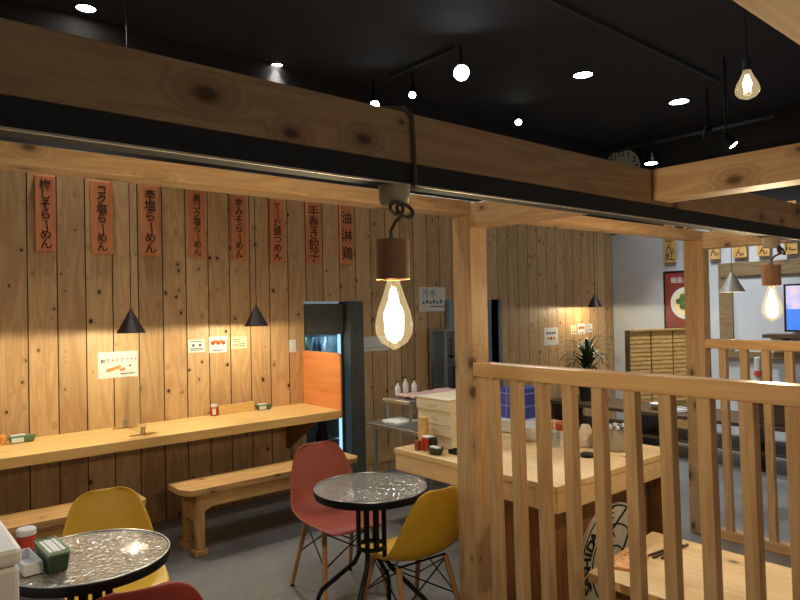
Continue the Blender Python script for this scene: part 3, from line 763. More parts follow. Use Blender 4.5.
o = thing('white_cabinet', 'white plastic box unit with a slot, cut by the bottom left corner', 'box', (.12, 1.95, 0))
bx(-.25, .332, 1.98, 2.5, 0, .835).build('body', M['white'], o, bevel=.012)
bx(-.255, .338, 1.974, 2.506, .836, .886).build('lid', M['white'], o, bevel=.014)
bx(-.2, .28, 1.9725, 1.976, .846, .866).build('slot', M['grey'], o)

# ------------------------------------------------------------------ cold case, kitchen side
o = thing('display_fridge', 'dark topped drink fridge with blue lit glass behind the orange board', 'fridge', (3.1, 5.0, 0))
fb = MB(); x0, x1, y0, y1 = 2.90, 3.30, 4.70, 5.25
fb.box(x0, x1, y1-.03, y1, .05, 1.54); fb.box(x0, x0+.025, y0+.03, y1-.03, .05, 1.54); fb.box(x1-.02, x1, y0+.03, y1-.03, .05, 1.54); fb.box(x0, x1, y0+.03, y1, 0, .05)
fb.build('body', M['grey'], o)
bx(x0, x1, y0, y1-.031, 1.275, 1.54).build('top_panel', M['dkgrey'], o, bevel=.004)
bx(x0+.03, x1-.03, y0+.012, y0+.016, .06, 1.27).build('glass_door', M['glassd'], o)
bx(x1-.045, x1-.021, y0+.02, y0+.03, .06, 1.27).build('light_strip', M['led'], o)
for zz in (.35, .7, 1.03): bx(x0+.03, x1-.025, y0+.05, y1-.035, zz, zz+.012).build('shelf', M['steel'], o)
light('fridge_light', 'AREA', (3.1, 4.95, 1.26), 3.0, (.55, .8, 1.0), .25, target=(3.1, 4.95, 0))
cols = ['white', 'greenl', 'grey', 'navy', 'white', 'redjar']
for k in range(5):
    xx = 2.95+.065*k
    b = tag(MB().lathe([(0, 0), (.026, 0), (.028, .01), (.028, .13), (.012, .17), (.012, .2), (0, .2)], (xx, 4.84+.03*(k % 2), 1.0425), 14).build('drink_bottle', M[cols[k]], smooth=True), ('white', 'green', 'grey', 'navy', 'second white')[k]+' drink bottle on the upper shelf of the blue lit fridge', 'bottle', 'bottles in the lit fridge')
o = thing('apron', 'navy apron hanging under the counter end by the lit fridge', 'apron', (2.82, 4.5, .4))
rows = []
for i in range(8):
    z = .65-.33*i/7; wd = .06+.12*i/7
    rows.append([(2.835+.012*math.sin(k*1.3+i*.3), 4.36-wd*.6+wd*k/6*1.3, z) for k in range(7)])
MB().grid(rows).build('cloth', M['navy'], o, smooth=True, solid=.006)
# steel bench
o = thing('steel_workbench', 'stainless steel work bench before the kitchen wall, with a raised shelf', 'workbench', (3.1, 3.5, 0))
bx(2.74, 3.60, 3.02, 3.66, .672, .70).build('worktop', M['steel'], o, bevel=.003)
bx(2.90, 3.60, 3.36, 3.66, .825, .85).build('raised_shelf', M['steel'], o, bevel=.003)
for (a, b) in ((2.92, 3.38), (2.92, 3.63), (3.57, 3.38), (3.57, 3.63)): MB().tube([(a, b, .70), (a, b, .825)], .011, 8).build('shelf_post', M['steel'], o, smooth=True)
for (a, b) in ((2.79, 3.07), (2.79, 3.61), (3.55, 3.07), (3.55, 3.61)): MB().tube([(a, b, 0), (a, b, .672)], .018, 10).build('leg', M['steel'], o, smooth=True)
bx(2.78, 3.56, 3.06, 3.62, .2, .215).build('lower_shelf', M['steel'], o)
tag(MB().box(2.83, 3.0, 3.40, 3.58, .7015, .712).build('paper_stack', M['paper']), 'white papers lying on the steel work bench', 'papers')
rows = [[(2.98+.055*i, 3.42+.03*k+.01*math.sin(i), .860+.012*abs(math.sin(i*1.7+k))) for k in range(7)] for i in range(10)]
tag(MB().grid(rows).build('folded_cloth', M['towel'], smooth=True, solid=.012), 'crumpled pink cloth lying on the raised steel shelf', 'cloth')
for k, (xx, yy) in enumerate(((3.02, 3.63), (3.09, 3.625), (3.17, 3.62))):
    o = thing('spray_bottle', ('left', 'tall middle', 'right')[k]+' one of three white spray bottles on the raised steel shelf', 'bottle', (xx, yy, .851), 'white bottles on the raised steel shelf')
    h = (.085, .11, .09)[k]
    MB().lathe([(0, 0), (.02, 0), (.021, .01), (.02, h*.65), (.008, h*.85), (.008, h), (0, h)], (xx, yy, .864), 16).build('bottle', M['white'], o, smooth=True)
    bx(xx-.016, xx+.008, yy-.006, yy+.006, .864+h, .864+h+.016).build('nozzle', M['clearb'], o)
# utensil rack in front of kitchen opening
o = thing('utensil_rack', 'grey metal rack with hanging ladles left of the middle post', 'rack', (4.45, 4.5, 0))
q = MB()
for a in (4.27, 4.80):
    for b in (4.42, 4.62): q.box(a-.012, a+.012, b-.012, b+.012, 0, 1.28)
q.box(4.27, 4.80, 4.40, 4.64, 1.26, 1.285); q.box(4.27, 4.80, 4.40, 4.64, .55, .57)
q.build('frame', M['steel'], o)
bx(4.285, 4.785, 4.60, 4.61, .58, 1.25).build('back_panel', M['grey'], o)
q = MB(); q.tube([(4.28, 4.44, 1.20), (4.79, 4.44, 1.20)], .006, 6)
q.build('hanging_bar', M['steel'], o)
for k in range(5):
    x = 4.36+.085*k; L = (.16, .2, .14, .3, .18)[k]
    q = MB(); q.tube([(x, 4.44, 1.205), (x+(.05 if k == 3 else 0), 4.43, 1.2-L)], .006, 6)
    q.lathe([(0, -.03), (.025, -.024), (.034, 0), (.03, .002), (0, -.01)], (x+(.05 if k == 3 else 0), 4.43, 1.19-L), 14)
    tag(q.build('ladle', M['white'] if k == 3 else M['blackpl'], smooth=True), ('black ladle hanging first from the left on the metal rack', 'black ladle hanging second from the left on the metal rack', 'short black ladle in the middle of the metal rack', 'long white ladle slanting on the metal rack', 'black ladle hanging nearest the post on the metal rack')[k], 'ladle', 'ladles hanging on the metal rack')
o = thing('menu_blackboard', 'small blackboard with chalk marks leaning on the metal rack', 'blackboard', (4.55, 4.40, .59))
bx(4.33, 4.76, 4.385, 4.398, .575, .93).build('board', M['blackpl'], o, bevel=.004)
q = MB()
for k in range(5): q.box(4.40+.01*(k % 2), 4.66-.03*(k % 3), 4.383, 4.3845, .65+.05*k, .658+.05*k)
q.build('chalk', M['paper'], o)
light('kitchen_light', 'AREA', (4.9, 5.7, 2.3), 25, (.75, .88, 1.0), .8, target=(4.9, 5.7, 0))

# ------------------------------------------------------------------ serving table with trays and clutter
ZTB = .72
o = thing('serving_table', 'square laminated wood table behind the railing, with round painted sign', 'table', (2.8, 2.24, 0))
bx(2.285, 3.32, 1.70, 2.79, ZTB-.028, ZTB).build('tabletop', M['table'], o, bevel=.003)
q = MB(); q.box(2.29, 3.315, 1.705, 2.785, ZTB-.118, ZTB-.029); q.build('apron', M['table'], o, bevel=.002)
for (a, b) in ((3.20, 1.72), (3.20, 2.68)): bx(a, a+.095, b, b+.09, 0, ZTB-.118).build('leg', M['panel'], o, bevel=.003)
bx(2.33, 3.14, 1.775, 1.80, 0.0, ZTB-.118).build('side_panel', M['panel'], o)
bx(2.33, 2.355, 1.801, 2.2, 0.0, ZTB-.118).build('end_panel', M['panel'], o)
# round painted sign on the panel
cx, cz, rr, yy = 2.80, .245, .287, 1.758
o = thing('round_sign', 'round cream sign with black rings, lettered SASHIDA, under the serving table', 'sign', (cx, yy, cz-rr))
MB().lathe([(0, 0), (rr, 0), (rr, .016), (0, .016)], (cx, yy+.016, cz), 64, axis=(0, -1, 0)).build('disc', M['signbg'], o, smooth=True)
q = MB()
def ring(r, wd):
    q.shell([(r, 0), (r, .0015), (r-wd, .0015), (r-wd, 0), (r, 0)], (cx, yy-.0002, cz), 64, axis=(0, -1, 0))
ring(rr-.010, .008); ring(rr*.66, .008); ring(rr*.30, .008)
for ch, a in zip('SASHIDA', [196-10*i for i in range(7)]):
    q.text(ch, .078, (cx+rr*.80*math.cos(R(a)), yy-.001, cz+rr*.80*math.sin(R(a))), (math.sin(R(a)), 0, -math.cos(R(a))), (math.cos(R(a)), 0, math.sin(R(a))), bold=.0025)
q.text('E', .08, (cx+rr*.83*math.cos(R(93)), yy-.001, cz+rr*.83*math.sin(R(93))), (1, 0, 0), (0, 0, 1))
for ch, a in zip('ADA', (128, 112, 96)):
    q.text(ch, .075, (cx+rr*.5*math.cos(R(a)), yy-.001, cz+rr*.5*math.sin(R(a))), (math.sin(R(a)), 0, -math.cos(R(a))), (math.cos(R(a)), 0, math.sin(R(a))))
for u in (-.06, .06):
    q.prism([(cx-.01+u, yy-.0012, cz+.08-u), (cx+.0+u, yy-.0012, cz+.07-u), (cx+.15+u*.5, yy-.0012, cz+.205-u*.5), (cx+.14+u*.5, yy-.0012, cz+.215-u*.5)], (0, -.001, 0))
q.build('lettering', M['ink'], o)
# stacked noodle trays
zz = ZTB+.001
for k, (h, dx) in enumerate(((.068, .012), (.068, 0), (.068, 0.004), (.068, -.008))):
    x0, x1, y0, y1 = 2.455+dx, 2.785+dx, 2.52, 2.782
    o = thing('noodle_tray', ('bottom cream noodle tray of the stack, resting on the serving table', 'second cream noodle tray from the bottom of the stack', 'second cream noodle tray from the top of the stack', 'topmost cream noodle tray, with a flat closed lid')[k], 'tray', ((x0+x1)/2, (y0+y1)/2, zz), 'cream noodle trays stacked on the serving table')
    bx(x0, x1, y0, y1, zz, zz+h-.006).build('tray', M['cream'], o, bevel=.004)
    bx(x0-.004, x1+.004, y0-.004, y1+.004, zz+h-.006, zz+h-.0005).build('rim', M['cream'], o, bevel=.002)
    bx(x0-.0025, x0, y0+.10, y0+.18, zz+.02, zz+.036).build('grip', M['clothc'], o)
    zz += h
# condiments at the table's left end
o = thing('menu_holder', 'upright wooden menu block behind the red jar on the serving table', 'menu block', (2.41, 2.68, ZTB))
bx(2.385, 2.425, 2.655, 2.70, ZTB+.001, ZTB+.17).build('block', M['counter'], o, bevel=.002)
o = thing('spice_tin', 'red spice tin with a dark cap beside the green bowl', 'tin', (2.37, 2.60, ZTB))
bx(2.355, 2.40, 2.585, 2.64, ZTB+.001, ZTB+.07).build('tin', M['redjar'], o, bevel=.003)
bx(2.355, 2.40, 2.56, 2.584, ZTB+.001, ZTB+.075).build('dark_side', M['blackpl'], o, bevel=.002)
bx(2.355, 2.40, 2.585, 2.64, ZTB+.07, ZTB+.078).build('lid', M['paper'], o, bevel=.002)
tag(MB().box(2.325, 2.352, 2.635, 2.665, ZTB+.001, ZTB+.055).build('sauce_pot', M['redbrown'], bevel=.004), 'little red-brown pot at the left corner of the serving table', 'pot')
o = thing('green_dish', 'dark green oval dish with a white folded slip on the serving table', 'dish', (2.34, 2.515, ZTB))
q = MB(); q.lathe([(0, 0), (.03, 0), (.042, .03), (.044, .034), (.038, .03), (0, .02)], (0, 0, 0), 28)
for v in q.bm.verts: v.co = V((2.345+v.co.x*.9, 2.52+v.co.y*1.25, ZTB+.001+v.co.z))
q.build('dish', M['green'], o, smooth=True)
bx(2.33, 2.36, 2.49, 2.55, ZTB+.03, ZTB+.04).build('slip', M['paper'], o, bevel=.003)
o = thing('black_tray', 'narrow black tray on the serving table near the post', 'tray', (2.48, 2.30, ZTB))
tray_open(o, 2.40, 2.46, 2.30, 2.48, ZTB+.001, ZTB+.022, .004, M['blackpl'])
# middle clutter
o = thing('blue_tub', 'blue gridded plastic tub standing on a white basin', 'tub', (3.13, 2.56, ZTB+.085))
MB().box(3.06, 3.24, 2.53, 2.70, ZTB+.086, ZTB+.27, taper=1.12).build('tub', M['blue'], o, bevel=.004)
o = thing('white_basin', 'white basin under the blue tub on the serving table', 'basin', (3.12, 2.55, ZTB))
MB().box(3.02, 3.27, 2.46, 2.74, ZTB+.001, ZTB+.085, taper=.86).build('basin', M['white'], o, bevel=.008)
o = tag(MB().lathe([(0, 0), (.05, 0), (.085, .05), (.09, .085), (.084, .085), (.078, .05), (.04, .012), (0, .012)], (2.97, 2.40, ZTB+.001), 28).build('mixing_bowl', M['white'], smooth=True), 'round white bowl before the blue tub, seen between balusters', 'bowl')
o = thing('noodle_pack', 'orange, white and red food pack behind the drinking glass', 'pack', (3.16, 2.33, ZTB))
bx(3.12, 3.20, 2.27, 2.40, ZTB+.001, ZTB+.045).build('pack', M['paper'], o, bevel=.004)
bx(3.12, 3.20, 2.335, 2.40, ZTB+.0455, ZTB+.09).build('orange_side', M['inko'], o, bevel=.003)
bx(3.12, 3.20, 2.27, 2.334, ZTB+.0455, ZTB+.085).build('red_side', M['inkr'], o, bevel=.003)
o = thing('drinking_glass', 'drinking glass with a pale straw on the serving table', 'glass', (2.92, 2.18, ZTB))
MB().shell([(.026, .001), (.032, .085), (.030, .085), (.024, .004)], (2.92, 2.18, ZTB), 24).build('glass', M['cupg'], o, smooth=True)
MB().tube([(2.915, 2.175, ZTB+.005), (2.93, 2.19, ZTB+.15)], .004, 8).build('straw', M['white'], o, smooth=True)
rows = []
for i in range(9):
    a0 = i/8; rows.append([(3.06+.055*math.cos(2*PI*k/14)*(1-.75*a0**2)*(1+.12*math.sin(3*k+i)), 2.08+.05*math.sin(2*PI*k/14)*(1-.6*a0**2)*(1+.12*math.cos(2*k+i)), ZTB+.002+.115*a0) for k in range(15)])
tag(MB().grid(rows).build('cloth_bag', M['clothc'], smooth=True, solid=.004), 'pale crumpled paper bag beside the steel colander', 'bag')
tag(MB().lathe([(.026, .001), (.034, .001), (.036, .012), (.03, .02), (.026, .018)], (2.85, 1.93, ZTB), 24).build('key_ring_coil', M['black'], smooth=True), 'dark little coil lying on the table in front of the paper bag', 'coil')
o = thing('steel_colander', 'dented steel pot with bright rim at the right of the serving table', 'pot', (3.11, 1.91, ZTB))
MB().lathe([(0, .001), (.072, .001), (.078, .01), (.082, .115), (.088, .118), (.088, .122), (.078, .12), (.074, .012), (0, .01)], (3.11, 1.91, ZTB), 32).build('pot', M['steel'], o, smooth=True)
q = MB()
for k in range(7):
    a = k*.9; q.lathe([(0, 0), (.012, .004), (.009, .02), (0, .024)], (3.11+.05*math.cos(a), 1.91+.05*math.sin(a), ZTB+.11), 8)
q.build('ice', M['white'], o, smooth=True)
tag(MB().lathe([(0, .001), (.02, .001), (.022, .006), (0, .008)], (3.0, 1.80, ZTB), 16).build('saucer', M['paper'], smooth=True), 'tiny white saucer in front of the steel pot', 'saucer')

# ------------------------------------------------------------------ low plank table in the booth
o = thing('plank_table', 'low pale plank table in the booth behind the near railing', 'table', (2.56, .9, 0))
MB().prism([(2.24, -.2, .382), (2.885, -.2, .382), (2.875, 1.60, .382), (2.25, 1.535, .382)], (0, 0, .038)).build('top', M['table'], o, bevel=.004)
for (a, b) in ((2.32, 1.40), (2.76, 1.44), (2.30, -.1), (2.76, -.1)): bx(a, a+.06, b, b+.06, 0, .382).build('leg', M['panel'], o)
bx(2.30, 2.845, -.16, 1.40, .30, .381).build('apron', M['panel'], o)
m4 = Matrix.Translation((2.455, 1.465, .4215)) @ Matrix.Rotation(R(20), 4, 'Z')
tag(MB().box(-.09, .09, -.055, .055, 0, .012, m4).build('straw_mat', M['straw'], bevel=.003), 'orange woven straw mat on the low plank table', 'mat')
for k in range(3):
    m4 = Matrix.Translation((2.66+.02*k, 1.44-.02*k, .4255)) @ Matrix.Rotation(R(-8+4*k), 4, 'Z')
    tag(MB().box(-.115, .115, -.0035, .0035, -.0035, .0035, m4).build('chopstick', M['darkwood']), ('back', 'middle', 'front')[k]+' one of three dark chopsticks on the low plank table', 'chopstick', 'dark chopsticks on the low plank table')
m4 = Matrix.Translation((2.56, 1.32, .4212)) @ Matrix.Rotation(R(30), 4, 'Z')
tag(MB().box(-.03, .03, -.014, .014, 0, .003, m4).build('paper_slip', M['paper']), 'small white paper slip below the chopsticks', 'paper')

# ------------------------------------------------------------------ far end: shelf, plant, screen, frame, tv
o = thing('low_shelf', 'long low dark shelf along the white end wall', 'shelf', (6.3, 2.6, 0))
bx(5.97, 6.60, .3, 4.55, .385, .42).build('top_board', M['darkwood'], o, bevel=.003)
bx(6.0, 6.58, .3, 4.55, .16, .18).build('lower_board', M['darkwood'], o)
for yy in (.32, 1.4, 2.45, 3.5, 4.5): bx(6.02, 6.58, yy, yy+.035, 0, .385).build('upright', M['darkwood'], o)
px, py = 6.25, 4.20
o = thing('potted_dracaena', 'potted dracaena with long arching green leaves on the low shelf', 'plant', (px, py, .42))
MB().lathe([(0, .0), (.085, 0), (.115, .2), (.12, .21), (.105, .21), (.1, .19), (0, .18)], (px, py, .4205), 28).build('pot', M['pot'], o, smooth=True)
MB().lathe([(0, .182), (.1, .192), (0, .2)], (px, py, .4205), 20).build('soil', M['soil'], o)
MB().tube([(px, py, .60), (px+.01, py, .75), (px, py+.01, .9)], .016, 8).build('stem', M['soil'], o, smooth=True)
for k in range(60):
    a = random.uniform(0, 2*PI); L = random.uniform(.30, .50); z0 = random.uniform(.68, .88); el = random.uniform(.55, 1.45)
    d = V((math.cos(a), math.sin(a), 0)); s = V((-d.y, d.x, 0)); pts = []; N = 9
    p = V((px, py, z0)); ang = el; L2 = min(L, .42) if d.y > .2 else L
    rows = []
    for i in range(N+1):
        u = i/N; wd = .025*(1-u**2.2)*(.4+.6*min(1, u*4))+.0008
        rows.append([p - s*wd, p + V((0, 0, -.003)), p + s*wd])
        ang -= (1.25+1.0*(1-el/1.5))*1.25/N*2*u
        p = p + (d*math.cos(ang) + V((0, 0, math.sin(ang))))*(L2/N)
    for r in rows:
        for q_ in r:
            if q_.y > YW-.02: q_.y = YW-.02
    MB().grid(rows).build('leaf', M['leaf'], o, smooth=True)
# slatted folding screen
o = thing('slatted_screen', 'three-column bamboo slat screen standing before the white wall', 'screen', (7.0, 3.85, 0))
A0, A1 = V((6.67, 3.95, 0)), V((7.50, 3.60, 0)); dd = (A1-A0).normalized(); nn = V((dd.y, -dd.x, 0))
def sx(u, off, z): return A0 + dd*u + nn*off + V((0, 0, z))
LEN = (A1-A0).length
MB().prism([sx(-.03, -.02, 0), sx(0, -.02, 0), sx(0, .03, 0), sx(-.03, .03, 0)], (0, 0, 1.185)).build('frame_post', M['darkwood'], o)
wcol = LEN/3
for c_ in range(3):
    q = MB()
    for k in range(17):
        z = .36+.048*k; a, b = c_*wcol+.010, (c_+1)*wcol-.010
        q.prism([sx(a, .0, z), sx(a, .010, z), sx(a, .004, z+.047), sx(a, -.004, z+.047)], dd*(b-a))
    q.build('slat_column', M['bamboo'], o)
q = MB()
for c_ in range(4): 
    u = c_*wcol; q.prism([sx(u-.012, -.02, .0), sx(u+.012, -.02, .0), sx(u+.012, -.008, .0), sx(u-.012, -.008, .0)], (0, 0, 1.17))
q.build('upright', M['darkwood'], o)
MB().prism([sx(.013, -.02, .02), sx(LEN-.013, -.02, .02), sx(LEN-.013, -.0085, .02), sx(.013, -.0085, .02)], (0, 0, 1.15)).build('backing', M['bamboo'], o)
MB().prism([sx(0, -.015, 1.172), sx(LEN, -.015, 1.172), sx(LEN, .03, 1.172), sx(0, .03, 1.172)], (0, 0, .02)).build('top_rail', M['bamboo'], o)
# poster
YP0, YP1, ZP0, ZP1 = 3.495, 3.955, 1.19, 1.85
o = thing('red_poster', 'brick red poster of a ramen bowl, half hidden behind the far post', 'poster', (XE, 3.7, ZP0))
bx(XE-.022, XE-.001, YP0, YP1, ZP0, ZP1).build('board', M['poster'], o)
q = MB(); t = .018
q.box(XE-.03, XE-.001, YP0-t, YP1+t, ZP1, ZP1+t); q.box(XE-.03, XE-.001, YP0-t, YP1+t, ZP0-t, ZP0); q.box(XE-.03, XE-.001, YP1, YP1+t, ZP0, ZP1); q.box(XE-.03, XE-.001, YP0-t, YP0, ZP0, ZP1)
q.build('frame', M['blackpl'], o)
cy_, cz_ = 3.70, 1.48
q = MB(); q.lathe([(0, 0), (.19, 0), (.19, .002), (0, .002)], (XE-.022, cy_, cz_), 40, axis=(-1, 0, 0)); q.build('bowl_print', M['paper'], o)
q = MB(); q.lathe([(0, 0), (.15, 0), (.15, .001), (0, .001)], (XE-.0245, cy_, cz_), 40, axis=(-1, 0, 0)); q.build('broth_print', M['ivory'], o)
q = MB(); random.seed(3)
for k in range(14):
    q.lathe([(0, 0), (.035, 0), (.03, .001), (0, .001)], (XE-.026-.0004*k, cy_+random.uniform(-.05, .09), cz_+random.uniform(-.05, .10)), 9, axis=(-1, 0, 0))
q.build('greens_print', M['inkg'], o)
q = MB(); q.text('麺島か。', .075, (XE-.0225, 3.735, 1.75), (0, -1, 0), (0, 0, 1)); q.build('lettering', M['paper'], o)
# end wall plaques
for yl, yr, tx, tilt, lb in ((3.94, 3.803, 'らーめん紅', -.02, 'pale wooden plaque above the red poster, first of the end wall row'), (3.70, 3.565, 'ヲクめん', .0, 'pale wooden plaque behind the far post, second of the end wall row'),
        (3.40, 3.288, 'つけめん', .0, 'pale wooden plaque right of the far post, third of the end wall row'), (3.146, 2.997, 'つけらーめん', .0, 'pale wooden plaque ending in ん, fourth of the end wall row'),
        (2.893, 2.763, 'みそらーめん', .0, 'pale wooden plaque behind the right pendant cord, fifth of the row'), (2.626, 2.493, '味玉つに', .0, 'pale wooden plaque at the picture edge, sixth of the row')):
    z0, z1 = 1.972, 2.53; ym = (yl+yr)/2
    o = thing('menu_plaque', lb, 'menu plaque', (XE-.05, ym, z0), 'pale menu plaques on the end wall')
    bx(XE-.05, XE-.032, yr, yl, z0, z1).build('board', M['plaque'], o, bevel=.003)
    q = MB(); st = (z1-z0-.02)/len(tx); vtext(q, tx, ym, z1-.01, min(st*1.1, (yl-yr)*.95), XE-.0505, st, 'X'); q.build('lettering', M['ink'], o)
# framed panel and screen
o = thing('framed_panel', 'large olive wood frame around a pale panel on the end wall', 'panel', (XE, 2.4, .85))
q = MB(); fx = XE-.05; ya, yb, za, zb_ = 3.31, 1.2, .86, 1.92; tw = .15
q.box(fx, XE-.001, yb, ya, zb_-tw, zb_); q.box(fx, XE-.001, yb, ya, za, za+.075); q.box(fx, XE-.001, ya-tw, ya, za+.075, zb_-tw); q.box(fx, XE-.001, yb, yb+tw, za+.075, zb_-tw)
q.build('frame', M['greytrim'], o, bevel=.004)
bx(XE-.02, XE-.001, yb+tw, ya-tw, za+.075, zb_-tw).build('panel', M['white_wall'], o)
o = thing('wall_monitor', 'monitor with a blue and lilac picture at the right edge', 'monitor', (7.4, 2.2, 1.15))
bx(7.40, 7.45, 1.75, 2.60, 1.165, 1.66).build('casing', M['blackpl'], o, bevel=.004)
bx(7.396, 7.3995, 1.775, 2.575, 1.185, 1.64).build('screen', M['screen'], o)
bx(7.45, XE-.021, 2.0, 2.3, 1.3, 1.5).build('bracket', M['blackpl'], o)
o = thing('wall_shelf', 'dark brown little shelf under the blue monitor', 'shelf', (7.45, 2.2, 1.1))
bx(7.30, XE-.021, 1.7, 2.78, 1.10, 1.14).build('board', M['darkwood'], o, bevel=.003)
MB().prism([(XE-.022, 2.6, 1.10), (7.36, 2.6, 1.10), (XE-.022, 2.6, .96)], (0, .02, 0)).build('bracket', M['darkwood'], o)
MB().prism([(XE-.022, 1.9, 1.10), (7.36, 1.9, 1.10), (XE-.022, 1.9, .96)], (0, .02, 0)).build('bracket', M['darkwood'], o)
# second low counter behind the far railing with bottle
o = thing('low_cabinet', 'dark low cabinet behind the far railing', 'cabinet', (6.3, 1.7, .42))
bx(6.02, 6.5, .5, 2.44, .4215, .60).build('body', M['dkgrey'], o, bevel=.004)
bx(6.0, 6.52, .48, 2.46, .60, .625).build('top', M['darkwood'], o, bevel=.003)
for yy in (.7, 1.2, 1.7, 2.2): bx(6.012, 6.0195, yy-.22, yy+.2, .44, .585).build('door', M['darkwood'], o)
bp = (6.2, 2.40)
o = thing('sauce_dispenser', 'white capped sauce bottle with red neck behind the far railing', 'bottle', (bp[0], bp[1], .6255))
MB().lathe([(0, 0), (.04, 0), (.042, .02), (.04, .16), (.02, .2), (0, .2)], (bp[0], bp[1], .6255), 20).build('bottle', M['clothc'], o, smooth=True)
MB().lathe([(0, .2), (.04, .2), (.03, .24), (0, .24)], (bp[0], bp[1], .6255), 20).build('collar', M['redjar'], o, smooth=True)
MB().lathe([(0, .24), (.03, .24), (.03, .36), (0, .365)], (bp[0], bp[1], .6255), 20).build('cap', M['white'], o, smooth=True)
tag(MB().lathe([(0, 0), (.045, 0), (.05, .05), (.035, .1), (.02, .13), (0, .13)], (6.2, 2.22, .6255), 20).build('black_jar', M['blackpl'], smooth=True), 'small black jar right of the sauce bottle behind the far railing', 'jar')
for k in range(3): 
    tag(MB().lathe([(0, 0), (.05, 0), (.09, .012), (.095, .018), (.05, .01), (0, .008)], (6.22, 3.35, .4205+.019*k), 28).build('plate', M['white'], smooth=True), ('lowest', 'middle', 'top')[k]+' white plate of the small pile on the low shelf', 'plate', 'white plates on the low shelf')
o = thing('cable_coil', 'white looped cable lying on the low shelf before the slat screen', 'cable', (6.2, 3.1, .42))
MB().tube([(6.15+.06*math.cos(a)+.004*a, 3.12+.07*math.sin(a), .427+.002*a) for a in [i*.35 for i in range(40)]], .006, 6).build('coil', M['white'], o, smooth=True)
# clock
cy_, cz_ = 4.50, 3.19; rr = .275
o = thing('wall_clock', 'round black rimmed wall clock above the dim front beam', 'clock', (XE, cy_, cz_))
MB().lathe([(0, 0), (rr, 0), (rr+.02, .02), (rr+.02, .04), (rr, .045), (rr-.012, .03), (0, .03)], (XE-.001, cy_, cz_), 48, axis=(-1, 0, 0)).build('case', M['blackpl'], o, smooth=True)
MB().lathe([(0, .0), (rr-.008, .0), (rr-.008, .003), (0, .003)], (XE-.031, cy_, cz_), 48, axis=(-1, 0, 0)).build('face', M['paper'], o)
for h in range(1, 13):
    a = PI/2-h*PI/6
    MB().text(str(h), .11, (XE-.0345, cy_-math.cos(a)*rr*.78, cz_+math.sin(a)*rr*.78), (0, -1, 0), (0, 0, 1), bold=.0015).build('numeral', M['ink'], o)
q = MB(); q.prism([(XE-.036, cy_+.006, cz_), (XE-.036, cy_-.006, cz_), (XE-.036, cy_+.075, cz_-.1), (XE-.036, cy_+.085, cz_-.095)], (-.002, 0, 0)); q.prism([(XE-.039, cy_+.005, cz_), (XE-.039, cy_-.005, cz_), (XE-.039, cy_-.10, cz_-.16), (XE-.039, cy_-.09, cz_-.165)], (-.002, 0, 0))
q.build('hands', M['ink'], o)

# ------------------------------------------------------------------ ceiling: downlights, tracks, spots, bare bulb
def downlight(x, y, r, label, mat, power, col):
    o = thing('downlight', label, 'ceiling light', (x, y, ZC), 'ceiling downlights')
    MB().shell([(r, -.001), (r*1.25, -.001), (r*1.25, -.012), (r, -.012), (r, -.001)], (x, y, ZC), 32).build('trim_ring', M['black'], o, smooth=True)
    MB().lathe([(0, 0), (r, 0), (r, -.006), (0, -.008)], (x, y, ZC-.001), 32).build('lens', mat, o, smooth=True)
    if power: light('downlight_and_fill_beam', 'SPOT', (x, y, ZC-.03), power, col, .05, target=(x+(.7 if x > 4 else 0), y-(.9 if x > 4 else 1.3), 0), spot=100, blend=.9)
DL = [(86, .885, 3.399, .055, 'small warm downlight at the upper left of the ceiling', 'discw', 80, (1, .97, .93)),
      (277, 1.995, 3.495, .04, 'small warm downlight above the dim beam, left of centre', 'discw', 80, (1, .97, .93)),
      (583, 3.665, 2.45, .075, 'oval bright white downlight right of the dazzling round spot', 'disc', 190, COOL),
      (679, 4.74, 2.344, .085, 'bright white downlight nearest the bare filament bulb', 'disc', 190, COOL)]
KC = (ZC-CH)/1.5
for _, x, y, r, lb, mt, pw, cl in DL: downlight(x*KC, y*KC, r*KC*.8, lb, M[mt], pw, cl)
for x, y in ((.4, 2.6), (1.7, 2.5), (3.0, 1.9)):      # added fill spots without fixtures, above the view, to brighten wall and floor
    light('downlight_and_fill_beam', 'SPOT', (x, y, ZC-.03), 38, (1, .97, .93), .05, target=(x, y+.35, 0), spot=120, blend=.9)
def spot(pos, r, label, aim, mat, power, col, body='black'):
    pos = V(pos); d = (V(aim)-pos).normalized()
    o = thing('track_spotlight', label, 'ceiling light', tuple(pos), 'small spotlights on the ceiling tracks')
    MB().lathe([(0, -.12), (r*.9, -.11), (r*1.15, -.02), (r*1.15, .008), (r, .008), (r, 0), (0, 0)], tuple(pos), 24, axis=d).build('head', M[body], o, smooth=True)
    MB().lathe([(0, 0.004), (r*.96, .004), (r*.96, .007), (0, .007)], tuple(pos), 24, axis=d).build('lens', mat, o)
    b = pos-d*.08
    MB().tube([b, (b.x, b.y, ZC)], .009, 8).build('arm', M['black'], o, smooth=True)
    if power: light('spot_beam', 'SPOT', tuple(pos+d*.03), power, col, .03, target=aim, spot=70, blend=.7)
spot((3.55, 3.44, 3.27), .060, 'dazzling round spotlight aimed towards us, brightest on the ceiling', (1.2, .9, 1.3), M['disc'], 160, COOL)
spot((3.65, 4.12, 3.30), .03, 'small white spotlight left of the dazzling one', (2.2, 2.6, 1.4), M['discw'], 0, COOL)
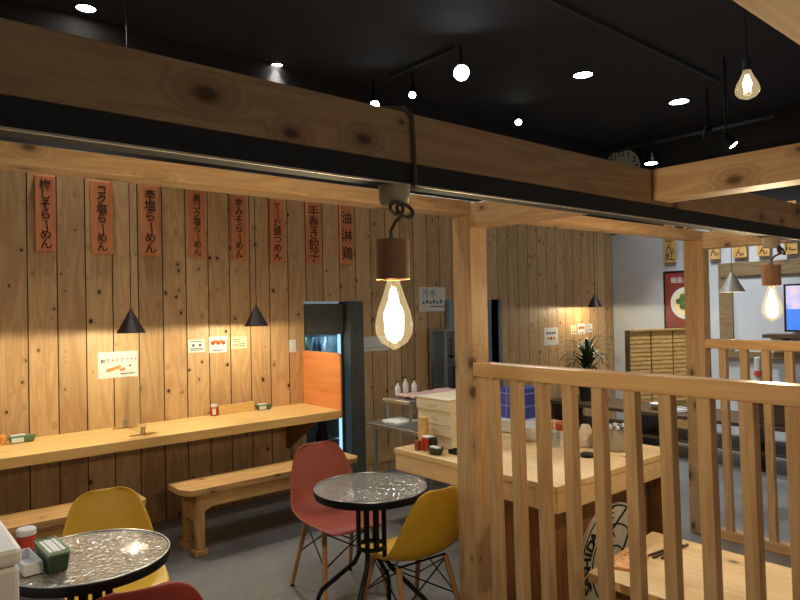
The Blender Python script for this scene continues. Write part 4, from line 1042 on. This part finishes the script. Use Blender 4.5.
spot((5.2, 4.25, 3.36), .034, 'small white spotlight right of and below the dazzling one', (3.6, 2.6, 1.4), M['discw'], 0, COOL)
spot((3.5, 4.45, 3.27), .04, 'white spotlight half sunk behind the dim front beam', (2.4, 2.6, 1.6), M['disc'], 0, COOL)
spot((6.9, 3.75, 3.07), .07, 'white spotlight glowing beside the wall clock', (6.8, 3.7, 0), M['disc'], 60, COOL)
spot((5.5, 2.279, 2.77), .036, 'narrow bright spotlight seen edge-on above the bright crossbeam', (5.8, 1.28, 1.43), M['disc'], 40, COOL)
spot((6.2, 2.80, 3.05), .035, 'dim spotlight seen edge-on left of the narrow bright one', (7.5, 3.6, 1.9), M['discw'], 20, COOL)
def rail_t(a, b, label, r=.014):
    d = (V(b)-V(a)).normalized(); s = d.cross(V((0, 0, 1)))*r
    mb = MB().prism([V(a)-s, V(a)+s, V(a)+s+V((0, 0, .03)), V(a)-s+V((0, 0, .03))], V(b)-V(a))
    if a[2] < ZC-.1:
        for f in (.15, .85):
            p = V(a).lerp(V(b), f); mb.tube([p+V((0, 0, .025)), (p.x, p.y, ZC)], .006, 6)
    tag(mb.build('lighting_track', M['blacks']), label, 'track', 'lighting tracks on the ceiling')
rail_t((2.4, 2.56, ZC-.031), (6.0, 2.59, ZC-.031), 'black lighting track running to the bare bulb on the ceiling')
rail_t((3.55, 3.5, ZC-.031), (3.55, 4.3, ZC-.031), 'black lighting track crossing behind the dazzling spotlight')
rail_t((7.0, 2.5, ZC-.20), (7.0, 4.6, ZC-.20), 'black lighting track before the end wall, by the clock')
bpos = V((3.6, 1.412, 2.715))
o = thing('bare_bulb', 'pale bare filament bulb hanging at the upper right, over the bright crossbeam', 'lamp', tuple(bpos))
MB().tube([bpos+V((0, 0, .05)), (bpos.x, bpos.y, ZC)], .004, 8).build('cord', M['blackpl'], o)
MB().lathe([(0, -.01), (.02, -.01), (.02, .05), (0, .055)], tuple(bpos), 16).build('socket', M['blackpl'], o, smooth=True)
bulb_parts(o, bpos, .16, .06, M['filc'])
